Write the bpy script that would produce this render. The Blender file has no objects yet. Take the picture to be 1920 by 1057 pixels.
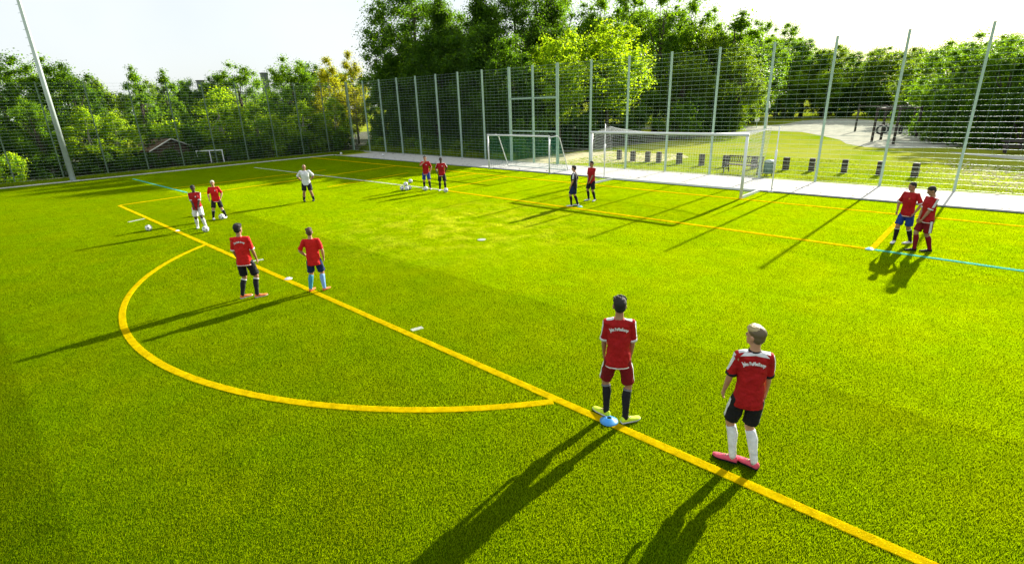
import bpy, bmesh, math, random
import numpy as np
from mathutils import Vector, Matrix, Euler
from mathutils.bvhtree import BVHTree
random.seed(7); rng = np.random.default_rng(7)
S = bpy.context.scene
COL = S.collection
R = math.radians
PI = math.pi

# ------------------------------------------------------------ camera, sky, sun, exposure
cam = bpy.data.cameras.new('camera'); co = bpy.data.objects.new('camera', cam); COL.objects.link(co)
cr = Vector((0.72919918, 0.68355781, -0.03189469)); cu = Vector((-0.20153039, 0.2590616, 0.94460181)); cf = Vector((-0.65395264, 0.68237512, -0.32666518))
M4 = Matrix.Identity(4)
for i in range(3):
    M4[i][0] = cr[i]; M4[i][1] = cu[i]; M4[i][2] = -cf[i]
M4[0][3], M4[1][3], M4[2][3] = 11.3761, -21.5855, 4.0165
co.matrix_world = M4
cam.sensor_width = 36; cam.lens = 18.304; cam.clip_start = .05; cam.clip_end = 4000
S.camera = co
SUN_EL, SUN_AZ = 23.0, 90.3          # direction to the sun: azimuth measured from +X
world = bpy.data.worlds.new('World'); S.world = world; world.use_nodes = True
wn, wl = world.node_tree.nodes, world.node_tree.links
bg = wn['Background']
sky = wn.new('ShaderNodeTexSky'); sky.sky_type = 'NISHITA'; sky.sun_disc = False
sky.sun_elevation = R(SUN_EL); sky.sun_rotation = R(90 - SUN_AZ)
sky.air_density = 1.0; sky.dust_density = 2.0; sky.ozone_density = 1.5; sky.altitude = 50
# a thin even veil of high cloud over the whole sky
tc = wn.new('ShaderNodeTexCoord'); nz = wn.new('ShaderNodeTexNoise'); nz.inputs['Scale'].default_value = 2.2; nz.inputs['Detail'].default_value = 4
ramp = wn.new('ShaderNodeValToRGB'); ramp.color_ramp.elements[0].position = .3; ramp.color_ramp.elements[0].color = (.55, .55, .55, 1); ramp.color_ramp.elements[1].position = .75; ramp.color_ramp.elements[1].color = (.92, .92, .92, 1)
mixw = wn.new('ShaderNodeMixRGB'); mixw.inputs[2].default_value = (6.7, 7.05, 7.15, 1)
wl.new(tc.outputs['Generated'], nz.inputs['Vector']); wl.new(nz.outputs['Fac'], ramp.inputs['Fac'])
wl.new(ramp.outputs['Color'], mixw.inputs[0]); wl.new(sky.outputs[0], mixw.inputs[1]); wl.new(mixw.outputs[0], bg.inputs['Color'])
bg.inputs['Strength'].default_value = .064
sun = bpy.data.lights.new('sun', 'SUN'); so = bpy.data.objects.new('sun', sun); COL.objects.link(so)
sun.energy = 5.0; sun.angle = R(.5); sun.color = (1, .94, .82)
sd = Vector((math.cos(R(SUN_AZ)) * math.cos(R(SUN_EL)), math.sin(R(SUN_AZ)) * math.cos(R(SUN_EL)), math.sin(R(SUN_EL))))
so.rotation_euler = sd.to_track_quat('Z', 'Y').to_euler(); so.location = (0, 30, 40)
vs = S.view_settings; vs.view_transform = 'Standard'; vs.look = 'None'; vs.exposure = 1.3; vs.gamma = 1; vs.use_curve_mapping = False
S.cycles.max_bounces = 8; S.cycles.transparent_max_bounces = 8; S.cycles.transmission_bounces = 4; S.cycles.caustics_reflective = False; S.cycles.caustics_refractive = False

# ------------------------------------------------------------ materials
MATS = {}
def mat(name, col, rough=.7, metal=0., noise=None, spec=.5, bump=None, trans=None, island=0., emit=None):
    """col base colour; noise=(scale, amount) mottling; bump=(scale,strength,dist); trans=(rgb,fac) light passing through thin leaf or cloth"""
    if name in MATS: return MATS[name]
    m = bpy.data.materials.new(name); m.use_nodes = True; MATS[name] = m
    n, l = m.node_tree.nodes, m.node_tree.links
    b = n['Principled BSDF']; out = n['Material Output']
    b.inputs['Base Color'].default_value = (*col, 1); b.inputs['Roughness'].default_value = rough; b.inputs['Metallic'].default_value = metal
    b.inputs['Specular IOR Level'].default_value = spec
    tco = n.new('ShaderNodeTexCoord'); geo = n.new('ShaderNodeNewGeometry')
    cs = None
    if noise:
        t = n.new('ShaderNodeTexNoise'); t.inputs['Scale'].default_value = noise[0]; t.inputs['Detail'].default_value = 5
        l.new(geo.outputs['Position'], t.inputs['Vector'])
        mr = n.new('ShaderNodeMapRange'); mr.inputs[1].default_value = .3; mr.inputs[2].default_value = .7; mr.inputs[3].default_value = 1 - noise[1]; mr.inputs[4].default_value = 1 + noise[1]
        l.new(t.outputs['Fac'], mr.inputs[0]); cs = mr.outputs[0]
    if island:
        mr2 = n.new('ShaderNodeMapRange'); mr2.inputs[3].default_value = 1 - island; mr2.inputs[4].default_value = 1 + island
        l.new(geo.outputs['Random Per Island'], mr2.inputs[0])
        if cs:
            mu = n.new('ShaderNodeMath'); mu.operation = 'MULTIPLY'; l.new(cs, mu.inputs[0]); l.new(mr2.outputs[0], mu.inputs[1]); cs = mu.outputs[0]
        else: cs = mr2.outputs[0]
    def tint(c):
        v = n.new('ShaderNodeVectorMath'); v.operation = 'SCALE'; v.inputs[0].default_value = c
        l.new(cs, v.inputs['Scale']); return v.outputs[0]
    if cs: l.new(tint(col), b.inputs['Base Color'])
    if bump:
        t = n.new('ShaderNodeTexNoise'); t.inputs['Scale'].default_value = bump[0]; t.inputs['Detail'].default_value = 4
        l.new(geo.outputs['Position'], t.inputs['Vector'])
        bp = n.new('ShaderNodeBump'); bp.inputs['Strength'].default_value = bump[1]; bp.inputs['Distance'].default_value = bump[2]
        l.new(t.outputs['Fac'], bp.inputs['Height']); l.new(bp.outputs[0], b.inputs['Normal'])
    if trans:
        tr = n.new('ShaderNodeBsdfTranslucent'); tr.inputs['Color'].default_value = (*trans[0], 1)
        if cs: l.new(tint(trans[0]), tr.inputs['Color'])
        mx = n.new('ShaderNodeMixShader'); mx.inputs[0].default_value = trans[1]
        l.new(b.outputs[0], mx.inputs[1]); l.new(tr.outputs[0], mx.inputs[2]); l.new(mx.outputs[0], out.inputs['Surface'])
    return m

def turf_material(name, blades):
    m = bpy.data.materials.new(name); m.use_nodes = True
    n, l = m.node_tree.nodes, m.node_tree.links
    b = n['Principled BSDF']; out = n['Material Output']; geo = n.new('ShaderNodeNewGeometry')
    def noise(scale, det=4):
        t = n.new('ShaderNodeTexNoise'); t.inputs['Scale'].default_value = scale; t.inputs['Detail'].default_value = det
        l.new(geo.outputs['Position'], t.inputs['Vector']); return t.outputs['Fac']
    def mr(src, a, bb, c, d):
        x = n.new('ShaderNodeMapRange'); x.inputs[1].default_value = a; x.inputs[2].default_value = bb; x.inputs[3].default_value = c; x.inputs[4].default_value = d
        l.new(src, x.inputs[0]); return x.outputs[0]
    def mul(a, bb, op='MULTIPLY'):
        x = n.new('ShaderNodeMath'); x.operation = op; l.new(a, x.inputs[0]); l.new(bb, x.inputs[1]); return x.outputs[0]
    k = mul(mr(noise(.35, 3), .3, .7, .95, 1.05), mr(noise(2.6, 5), .3, .7, .90, 1.09))
    k = mul(k, mr(noise(22, 4), .25, .75, .86, 1.13))
    if blades: k = mul(k, mr(geo.outputs['Random Per Island'], 0, 1, .6, 1.4))
    # turf rolls: pile-lean shading and the darker foreground are put into their colour
    sxy = n.new('ShaderNodeSeparateXYZ'); l.new(geo.outputs['Position'], sxy.inputs[0])
    k = mul(k, mr(sxy.outputs['Y'], -13.78, -13.72, .82, 1.0)); k = mul(k, mr(sxy.outputs['Y'], -21.74, -21.66, .78, 1.0))
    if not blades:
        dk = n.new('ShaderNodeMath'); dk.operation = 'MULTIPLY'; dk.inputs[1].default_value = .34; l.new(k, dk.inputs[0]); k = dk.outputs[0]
    # worn, sandy patches in front of the goal
    sep = n.new('ShaderNodeVectorMath'); sep.operation = 'DISTANCE'; l.new(geo.outputs['Position'], sep.inputs[0]); sep.inputs[1].default_value = (-2.2, -9.6, 0)
    worn = mul(mr(sep.outputs['Value'], 1.0, 5.6, 1, 0), mr(noise(1.3, 6), .44, .66, 0, 1))
    mix = n.new('ShaderNodeMixRGB'); mix.inputs[1].default_value = GRASS_A; mix.inputs[2].default_value = (.26, .34, .10, 1)
    wf = n.new('ShaderNodeMath'); wf.operation = 'MULTIPLY'; wf.inputs[1].default_value = .5; l.new(worn, wf.inputs[0]); l.new(wf.outputs[0], mix.inputs[0])
    hue = n.new('ShaderNodeMixRGB'); hue.inputs[1].default_value = GRASS_A; hue.inputs[2].default_value = GRASS_B
    l.new(mr(noise(.9, 3), .35, .65, 0, 1), hue.inputs[0]); l.new(hue.outputs[0], mix.inputs[1])
    v = n.new('ShaderNodeVectorMath'); v.operation = 'SCALE'; l.new(mix.outputs[0], v.inputs[0]); l.new(k, v.inputs['Scale'])
    l.new(v.outputs[0], b.inputs['Base Color']); b.inputs['Roughness'].default_value = .8; b.inputs['Specular IOR Level'].default_value = .0
    if blades:
        tr = n.new('ShaderNodeBsdfTranslucent'); v2 = n.new('ShaderNodeVectorMath'); v2.operation = 'MULTIPLY'; v2.inputs[1].default_value = (4.1, 2.85, .15)
        l.new(v.outputs[0], v2.inputs[0]); l.new(v2.outputs[0], tr.inputs['Color'])
        mx = n.new('ShaderNodeMixShader'); mx.inputs[0].default_value = .6
        l.new(b.outputs[0], mx.inputs[1]); l.new(tr.outputs[0], mx.inputs[2]); l.new(mx.outputs[0], out.inputs['Surface'])
    else:
        bp = n.new('ShaderNodeBump'); bp.inputs['Strength'].default_value = .8; bp.inputs['Distance'].default_value = .02
        l.new(noise(90, 3), bp.inputs['Height']); l.new(bp.outputs[0], b.inputs['Normal'])
    return m
GRASS_A = (.102, .215, .0010, 1); GRASS_B = (.120, .222, .0010, 1)
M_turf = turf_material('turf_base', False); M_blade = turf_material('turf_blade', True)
M_yellow = mat('yellow_line', (.95, .65, .002), .9, spec=0., noise=(9, .2), bump=(90, .5, .01), trans=((.98, .80, .01), .6), island=.12)
M_white = mat('white_line', (.75, .78, .70), .9, spec=0., noise=(30, .12), trans=((.9, .9, .8), .55), island=.15)
M_teal = mat('teal_line', (.12, .58, .50), .9, spec=0., noise=(30, .12), trans=((.2, .8, .7), .55), island=.15)
M_pave = mat('concrete_paving', (.48, .47, .43), .85, noise=(3.5, .12), bump=(60, .3, .005))
M_kerb = mat('concrete_kerb', (.50, .50, .46), .85, noise=(6, .15), bump=(60, .3, .005))
M_galv = mat('galvanised_steel', (.36, .50, .40), .5, .1, noise=(8, .1))
M_galv2 = mat('dark_green_steel', (.13, .20, .13), .6, .1, noise=(8, .2))  # darker, greener steel for the left fence posts
M_wire = mat('galvanised_wire', (.40, .54, .45), .45, .15)
M_mast = mat('painted_mast', (.50, .58, .55), .4, .3, noise=(5, .08))
M_goal = mat('white_goal_paint', (.82, .84, .82), .35)
M_net = mat('white_net_cord', (.72, .74, .72), .8, trans=((.8, .8, .8), .3))
M_gnet = mat('green_net_cord', (.06, .34, .20), .8, trans=((.06, .4, .22), .3))
M_bark = mat('bark', (.07, .055, .04), .9, noise=(12, .35), bump=(25, .6, .03))
M_birch = mat('pale_bark', (.28, .26, .22), .85, noise=(9, .35))
def leafmat(name, c, t, fac=.5): return mat(name, c, .5, noise=(.7, .22), spec=.16, trans=(t, fac), island=.3)
LEAF = {
 'dark': leafmat('leaf_dark', (.030, .080, .005), (.17, .34, .005), .54),
 'mid': leafmat('leaf_mid', (.042, .100, .005), (.28, .50, .006), .57),
 'light': leafmat('leaf_light', (.075, .140, .005), (.55, .78, .008), .62),
 'yellow': leafmat('leaf_yellow', (.11, .13, .010), (.62, .62, .012), .60),
 'olive': leafmat('leaf_olive', (.052, .100, .006), (.32, .49, .007), .57)}

# ------------------------------------------------------------ helpers
def tag(o, label=None, cat=None, group=None, kind=None):
    if label: o['label'] = label
    if cat: o['category'] = cat
    if group: o['group'] = group
    if kind: o['kind'] = kind
    return o
def link(name, me, m=None, parent=None, kind=None):
    o = bpy.data.objects.new(name, me); COL.objects.link(o)
    if m is not None and not me.materials:
        for x in (m if isinstance(m, (list, tuple)) else [m]): me.materials.append(x)
    if parent: o.parent = parent
    if kind: o['kind'] = kind
    return o
def empty(name, loc=(0, 0, 0), rz=0, label=None, cat=None, group=None):
    o = bpy.data.objects.new(name, None); COL.objects.link(o); o.location = loc; o.rotation_euler = (0, 0, rz); o.empty_display_size = .1
    return tag(o, label, cat, group)
def copy_tree(o, parent=None):
    c = o.copy(); COL.objects.link(c); c.parent = parent
    for ch in list(o.children): copy_tree(ch, c)
    return c
class MB:
    def __init__(s): s.v = []; s.f = []; s.mi = []
    def add(s, vs_, fs, mi=0):
        k = len(s.v); s.v += [tuple(p) for p in vs_]; s.f += [tuple(k + i for i in f) for f in fs]; s.mi += [mi] * len(fs)
    def box(s, c, d, rz=0, mi=0, tp=1.0):
        x, y, z = d[0] / 2, d[1] / 2, d[2] / 2; ca, sa = math.cos(rz), math.sin(rz); P = []
        for k in (-1, 1):
            q = tp if k > 0 else 1
            for a, b in ((-1, -1), (1, -1), (1, 1), (-1, 1)):
                px, py = a * x * q, b * y * q
                P.append((c[0] + px * ca - py * sa, c[1] + px * sa + py * ca, c[2] + k * z))
        s.add(P, [(3, 2, 1, 0), (4, 5, 6, 7), (0, 1, 5, 4), (1, 2, 6, 5), (2, 3, 7, 6), (3, 0, 4, 7)], mi)
    def tube(s, pts, rad, n=8, mi=0, cap=True, sx=1., up=None):
        pts = [Vector(p) for p in pts]; m = len(pts); rings = []
        if not isinstance(rad, (list, tuple)): rad = [rad] * m
        t0 = None
        for i, p in enumerate(pts):
            t = (pts[min(i + 1, m - 1)] - pts[max(i - 1, 0)]).normalized()
            if t0 is None:
                a = Vector(up) if up else (Vector((0, 0, 1)) if abs(t.z) < .9 else Vector((1, 0, 0)))
                u = t.cross(a).normalized()
            else:
                u = (u - t * u.dot(t)).normalized()
            w = t.cross(u); t0 = t
            rings.append([p + u * (math.cos(2 * PI * k / n) * rad[i] * sx) + w * (math.sin(2 * PI * k / n) * rad[i]) for k in range(n)])
        V = [q for r_ in rings for q in r_]; F = []
        for i in range(m - 1):
            for k in range(n):
                a, b = i * n + k, i * n + (k + 1) % n
                F.append((a, b, b + n, a + n))
        if cap: F += [tuple(range(n - 1, -1, -1)), tuple((m - 1) * n + k for k in range(n))]
        s.add(V, F, mi)
    def ell(s, c, r, n=12, m=8, mi=0, rot=None):
        V = [];F = []
        for i in range(m + 1):
            th = PI * i / m
            for k in range(n):
                a = 2 * PI * k / n; V.append(Vector((r[0] * math.sin(th) * math.cos(a), r[1] * math.sin(th) * math.sin(a), r[2] * math.cos(th))))
        if rot: V = [rot @ q for q in V]
        V = [q + Vector(c) for q in V]
        for i in range(m):
            for k in range(n):
                a, b = i * n + k, i * n + (k + 1) % n; F.append((a, a + n, b + n, b))
        s.add(V, F, mi)
    def mesh(s, name, smooth=False):
        me = bpy.data.meshes.new(name); me.from_pydata(s.v, [], s.f)
        if any(s.mi): me.polygons.foreach_set('material_index', s.mi)
        if smooth: me.polygons.foreach_set('use_smooth', [True] * len(s.f))
        me.update(); return me
    def build(s, name, m, parent=None, smooth=False, kind=None): return link(name, s.mesh(name, smooth), m, parent, kind)
def np_mesh(name, V, F, n=4, smooth=False):
    me = bpy.data.meshes.new(name); me.vertices.add(len(V)); me.vertices.foreach_set('co', np.asarray(V, np.float32).ravel())
    nf = len(F); me.loops.add(nf * n); me.loops.foreach_set('vertex_index', np.asarray(F, np.int32).ravel())
    me.polygons.add(nf); me.polygons.foreach_set('loop_start', np.arange(0, nf * n, n, dtype=np.int32))
    if smooth: me.polygons.foreach_set('use_smooth', np.ones(nf, bool))
    me.update(calc_edges=True); me.validate(); return me

# ------------------------------------------------------------ ground
def poly_sheet(name, pts, z, m, parent=None, kind='structure'):
    mb = MB(); mb.add([(x, y, z) for x, y in pts], [tuple(range(len(pts)))]); return mb.build(name, m, parent, kind=kind)
def lawn_material():
    m = bpy.data.materials.new('park_grass'); m.use_nodes = True; n, l = m.node_tree.nodes, m.node_tree.links
    b = n['Principled BSDF']; geo = n.new('ShaderNodeNewGeometry')
    def noise(sc, det):
        t = n.new('ShaderNodeTexNoise'); t.inputs['Scale'].default_value = sc; t.inputs['Detail'].default_value = det; l.new(geo.outputs['Position'], t.inputs['Vector']); return t
    t = noise(.16, 5); r_ = n.new('ShaderNodeValToRGB'); e = r_.color_ramp.elements
    e[0].position = .34; e[0].color = (.18, .28, .002, 1); e[1].position = .55; e[1].color = (.30, .33, .03, 1)
    l.new(t.outputs['Fac'], r_.inputs['Fac'])
    t2 = noise(3.5, 6); mx = n.new('ShaderNodeMixRGB'); mx.blend_type = 'MULTIPLY'; mx.inputs[0].default_value = .6
    r2 = n.new('ShaderNodeValToRGB'); r2.color_ramp.elements[0].position = .3; r2.color_ramp.elements[0].color = (.72, .76, .7, 1); r2.color_ramp.elements[1].position = .65
    def area(cx_, cy_, r0, r1, sc):
        d = n.new('ShaderNodeVectorMath'); d.operation = 'DISTANCE'; d.inputs[1].default_value = (cx_, cy_, 0); l.new(geo.outputs['Position'], d.inputs[0])
        a = n.new('ShaderNodeMapRange'); a.inputs[1].default_value = r0; a.inputs[2].default_value = r1; a.inputs[3].default_value = 1; a.inputs[4].default_value = 0; l.new(d.outputs['Value'], a.inputs[0])
        q = n.new('ShaderNodeMapRange'); q.inputs[1].default_value = .38; q.inputs[2].default_value = .56; l.new(noise(sc, 6).outputs['Fac'], q.inputs[0])
        m_ = n.new('ShaderNodeMath'); m_.operation = 'MULTIPLY'; l.new(a.outputs[0], m_.inputs[0]); l.new(q.outputs[0], m_.inputs[1]); return m_.outputs[0]
    col_ = r_.outputs[0]
    for args, c in (((14.5, 12.0, 3.0, 6.5, .9), (.55, .50, .30, 1)), ((1, 22, 4, 11, .35), (.33, .35, .05, 1))):
        w_ = n.new('ShaderNodeMixRGB'); l.new(area(*args), w_.inputs[0]); l.new(col_, w_.inputs[1]); w_.inputs[2].default_value = c; col_ = w_.outputs[0]
    l.new(t2.outputs['Fac'], r2.inputs['Fac']); l.new(col_, mx.inputs[1]); l.new(r2.outputs[0], mx.inputs[2]); l.new(mx.outputs[0], b.inputs['Base Color'])
    b.inputs['Roughness'].default_value = 1; b.inputs['Specular IOR Level'].default_value = 0
    bp = n.new('ShaderNodeBump'); bp.inputs['Strength'].default_value = .5; bp.inputs['Distance'].default_value = .08; l.new(noise(14, 5).outputs['Fac'], bp.inputs['Height']); l.new(bp.outputs[0], b.inputs['Normal'])
    return m
M_lawn = lawn_material()
M_soil = mat('dark_soil', (.055, .06, .025), .95, noise=(2.5, .35), bump=(8, .8, .06))  # dark soil colour beneath the trees and undergrowth
M_gravel = mat('gravel', (.42, .42, .34), 1., spec=0., noise=(1.2, .2), bump=(12, .5, .03))
M_sand = mat('sand', (.50, .46, .28), 1., spec=0., noise=(1.5, .2), bump=(10, .5, .03))
g = MB(); N = 24
for i in range(N):
    for j in range(N): pass
g.add([(-900, -700, -.02), (900, -700, -.02), (900, 1100, -.02), (-900, 1100, -.02)], [(0, 1, 2, 3)])
g.build('ground', M_lawn, kind='structure')
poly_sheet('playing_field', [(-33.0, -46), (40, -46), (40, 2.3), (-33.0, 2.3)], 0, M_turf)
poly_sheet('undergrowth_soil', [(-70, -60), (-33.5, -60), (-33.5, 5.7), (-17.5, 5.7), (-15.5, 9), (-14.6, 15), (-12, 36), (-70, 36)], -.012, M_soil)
poly_sheet('gravel_path', [(-60, 45), (-18.6, 43.5), (-9.5, 43), (-5.6, 41.5), (-2.5, 36.5), (.1, 31.9), (1.4, 28), (3.1, 25.6), (4.7, 25.0), (7, 26.4), (9.2, 28.8), (8.2, 33.3), (3.3, 50.1), (-4, 68), (-9.5, 74), (-12.5, 67), (-12, 57), (-14.2, 51), (-21.2, 48), (-60, 49)], -.012, M_gravel)
poly_sheet('side_path', [(8.2, 23.6), (13, 21.8), (30, 20), (30, 17.5), (12.5, 19.4), (8.9, 22.4)], -.012, M_gravel)
poly_sheet('sandy_verge', [(-15.5, 6.0), (-10.6, 6.0), (-9.2, 7.6), (-7.2, 9), (-5.2, 11), (-4.9, 13.5), (-6.4, 15.5), (-9.5, 15), (-12.5, 15.2), (-14.4, 13)], -.008, M_sand)
poly_sheet('left_path', [(-48, -19.5), (-46, -17.6), (-40, -16.9), (-36.4, -16.3), (-35.7, -17.4), (-36.7, -19.6)], -.006, M_gravel)
# bare stony patch as small stones
mb = MB(); random.seed(3)
poly = [(5.2, 17.3), (6.6, 14.0), (8.3, 12.0), (9.6, 9.6), (11.0, 7.6), (12.3, 6.3), (18, 6.5), (18, 17), (11.9, 15.5), (9.3, 18.3)]
def inside(p, P):
    r_ = False
    for i in range(len(P)):
        a, b = P[i], P[i - 1]
        if (a[1] > p[1]) != (b[1] > p[1]) and p[0] < (b[0] - a[0]) * (p[1] - a[1]) / (b[1] - a[1]) + a[0]: r_ = not r_
    return r_
k = 0
while k < 1500:
    p = (random.uniform(5, 18), random.uniform(6.3, 18.5))
    if not inside(p, poly) or random.random() > min(1, max(0.02, (p[0] - 7.5) / 4)): continue
    k += 1; s_ = random.uniform(.04, .13)
    mb.box((p[0], p[1], -.02 + s_ * .15), (s_, s_ * random.uniform(.6, 1.3), s_ * .4), random.uniform(0, 3), tp=.6)
tag(mb.build('stones', M_sand, kind='stuff'), 'pale stones scattered over the bare patch of lawn at the right', 'stones')

# paving behind the goal line: separate slabs with open joints
pv = bpy.data.objects.new('pavement', None); COL.objects.link(pv); pv['kind'] = 'structure'
x0, x1, y0, y1 = -31.5, 20.5, 2.42, 5.66
mb = MB(); mb.box(((x0 + x1) / 2, (y0 + y1) / 2, -.03), (x1 - x0, y1 - y0, .06)); mb.build('paving_bed', M_kerb, pv)
sl = MB(); sl.box((0, 0, .02), (1.988, 1.068, .035)); sme = sl.mesh('paving_slab'); sme.materials.append(M_pave)
for i in range(26):
    for j in range(3):
        o = bpy.data.objects.new('paving_slab', sme); COL.objects.link(o); o.parent = pv
        o.location = (x0 + 1 + i * 2, y0 + .54 + j * 1.08, random.uniform(-.003, .003))
def kerb(name, a, b, w, n):
    root = bpy.data.objects.new(name, None); COL.objects.link(root); root['kind'] = 'structure'
    a, b = Vector(a), Vector(b); d = (b - a) / n; L = d.length; rz = math.atan2(d.y, d.x)
    k_ = MB(); k_.box((0, 0, 0), (L - .008, w, .14)); me = k_.mesh('kerb_stone'); me.materials.append(M_kerb)
    for i in range(n):
        o = bpy.data.objects.new('kerb_stone', me); COL.objects.link(o); o.parent = root
        c = a + d * (i + .5); o.location = (c.x, c.y, -.02 + random.uniform(-.004, .004)); o.rotation_euler = (0, 0, rz)
kerb('goal_line_kerb', (-33, 2.36), (21, 2.36), .1, 54)
kerb('touchline_kerb', (-33.17, -40), (-33.17, 2.3), .32, 42)
kerb('fence_kerb', (-35.6, 5.78), (20.5, 5.78), .12, 50)

mb = MB(); random.seed(11)
for k in range(420):
    if k < 260: x, y, z = random.uniform(-31, 19), random.choice([random.uniform(2.45, 2.9), random.uniform(5.0, 5.6), random.uniform(2.5, 5.6)]), .042
    else: x, y, z = random.uniform(-35.2, -33.0), random.uniform(-22, 5), .055
    s_ = random.uniform(.03, .09); a_ = random.uniform(0, 6.28); c_, q_ = math.cos(a_) * s_, math.sin(a_) * s_
    mb.add([(x - c_, y - q_, z), (x + q_ * .5, y - c_ * .5, z + s_ * .3), (x + c_, y + q_, z + s_ * .1), (x - q_ * .5, y + c_ * .5, z + s_ * .2)], [(0, 1, 2, 3)])
tag(mb.build('fallen_leaves', mat('dry_leaf', (.14, .10, .03), .8, island=.4), kind='stuff'), 'dry fallen leaves scattered on the pavement and kerb', 'leaves')

# ------------------------------------------------------------ turf pile (blades) as one stuff object with geometry nodes
def blades(n, w, h, size=1.0, lean=.2):
    P = rng.uniform(-size / 2, size / 2, (n, 2)); a = rng.uniform(0, 2 * PI, n); hh = h * rng.uniform(.55, 1.2, n)
    dx, dy = np.cos(a) * w / 2, np.sin(a) * w / 2
    ln = rng.normal(0, .38, (n, 2)) * hh[:, None]; ln[:, 1] += lean * hh
    z0 = np.zeros(n)
    V = np.stack([np.stack([P[:, 0] - dx, P[:, 1] - dy, z0], 1), np.stack([P[:, 0] + dx, P[:, 1] + dy, z0], 1), np.stack([P[:, 0] + ln[:, 0], P[:, 1] + ln[:, 1], hh], 1)], 1)
    return V.reshape(-1, 3)
NV = 3
V = []; idx = []
for k in range(NV): b_ = blades(15000, .0042, .023); V.append(b_); idx.append(np.full(len(b_), k))
for k in range(NV): b_ = blades(9000, .0058, .022); V.append(b_); idx.append(np.full(len(b_), NV + k))
V = np.concatenate(V); idx = np.concatenate(idx); nb = len(V)
pts, pk, prot = [], [], []
CX, CY = 11.376, -21.586
for ix in range(-34, 19):
    for iy in range(-26, 3):
        x, y = ix + .5, iy + .5
        if x < -32.6 or y > 1.9: continue
        dx, dy = x - CX, y - CY; depth = -.654 * dx + .6824 * dy + .3267 * 4.02
        side = .7292 * dx + .6836 * dy
        if depth < 1.5 or abs(side) > depth * 1.02 + 2.5: continue
        near = math.hypot(dx, dy) < 15
        pts.append((x, y, 0)); pk.append((0 if near else NV) + random.randrange(NV))
        prot.append(PI if y > -14 else 0)
allv = np.concatenate([V, np.array(pts)]); kk = np.concatenate([idx, np.full(len(pts), -1)])
me = bpy.data.meshes.new('turf_pile'); me.vertices.add(len(allv)); me.vertices.foreach_set('co', allv.astype(np.float32).ravel())
F = np.arange(nb).reshape(-1, 3); me.loops.add(nb); me.loops.foreach_set('vertex_index', F.ravel().astype(np.int32)); me.polygons.add(len(F)); me.polygons.foreach_set('loop_start', (np.arange(len(F)) * 3).astype(np.int32)); me.update(calc_edges=True)
at_ = me.attributes.new('piece', 'INT', 'POINT'); at_.data.foreach_set('value', kk.astype(np.int32))
at_ = me.attributes.new('pick', 'INT', 'POINT'); at_.data.foreach_set('value', np.concatenate([np.zeros(nb), np.array(pk)]).astype(np.int32))
at_ = me.attributes.new('turn', 'FLOAT', 'POINT'); at_.data.foreach_set('value', np.concatenate([np.zeros(nb), np.array(prot)]).astype(np.float32))
me.materials.append(M_blade)
pile = link('turf_pile', me); tag(pile, 'short artificial grass blades covering the football pitch', 'artificial turf', kind='stuff')
ng = bpy.data.node_groups.new('turf_pile', 'GeometryNodeTree')
ng.interface.new_socket('Geometry', in_out='INPUT', socket_type='NodeSocketGeometry'); ng.interface.new_socket('Geometry', in_out='OUTPUT', socket_type='NodeSocketGeometry')
gn, gl = ng.nodes, ng.links
gi, go = gn.new('NodeGroupInput'), gn.new('NodeGroupOutput')
def attr(nm, ty):
    a = gn.new('GeometryNodeInputNamedAttribute'); a.data_type = ty; a.inputs['Name'].default_value = nm; return a.outputs['Attribute']
piece = attr('piece', 'INT'); jn = gn.new('GeometryNodeJoinGeometry')
def sepq(k):
    c = gn.new('FunctionNodeCompare'); c.data_type = 'INT'; c.operation = 'EQUAL'; gl.new(piece, c.inputs[2]); c.inputs[3].default_value = k
    s_ = gn.new('GeometryNodeSeparateGeometry'); s_.domain = 'POINT'; gl.new(gi.outputs[0], s_.inputs['Geometry']); gl.new(c.outputs[0], s_.inputs['Selection']); return s_.outputs['Selection']
for k in reversed(range(2 * NV)):
    gt = gn.new('GeometryNodeGeometryToInstance'); gl.new(sepq(k), gt.inputs[0]); gl.new(gt.outputs[0], jn.inputs[0])
iop = gn.new('GeometryNodeInstanceOnPoints'); gl.new(sepq(-1), iop.inputs['Points']); gl.new(jn.outputs[0], iop.inputs['Instance'])
iop.inputs['Pick Instance'].default_value = True; gl.new(attr('pick', 'INT'), iop.inputs['Instance Index'])
cx = gn.new('ShaderNodeCombineXYZ'); gl.new(attr('turn', 'FLOAT'), cx.inputs['Z']); er = gn.new('FunctionNodeEulerToRotation'); gl.new(cx.outputs[0], er.inputs[0]); gl.new(er.outputs[0], iop.inputs['Rotation'])
gl.new(iop.outputs[0], go.inputs[0])
md = pile.modifiers.new('pile', 'NODES'); md.node_group = ng

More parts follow.
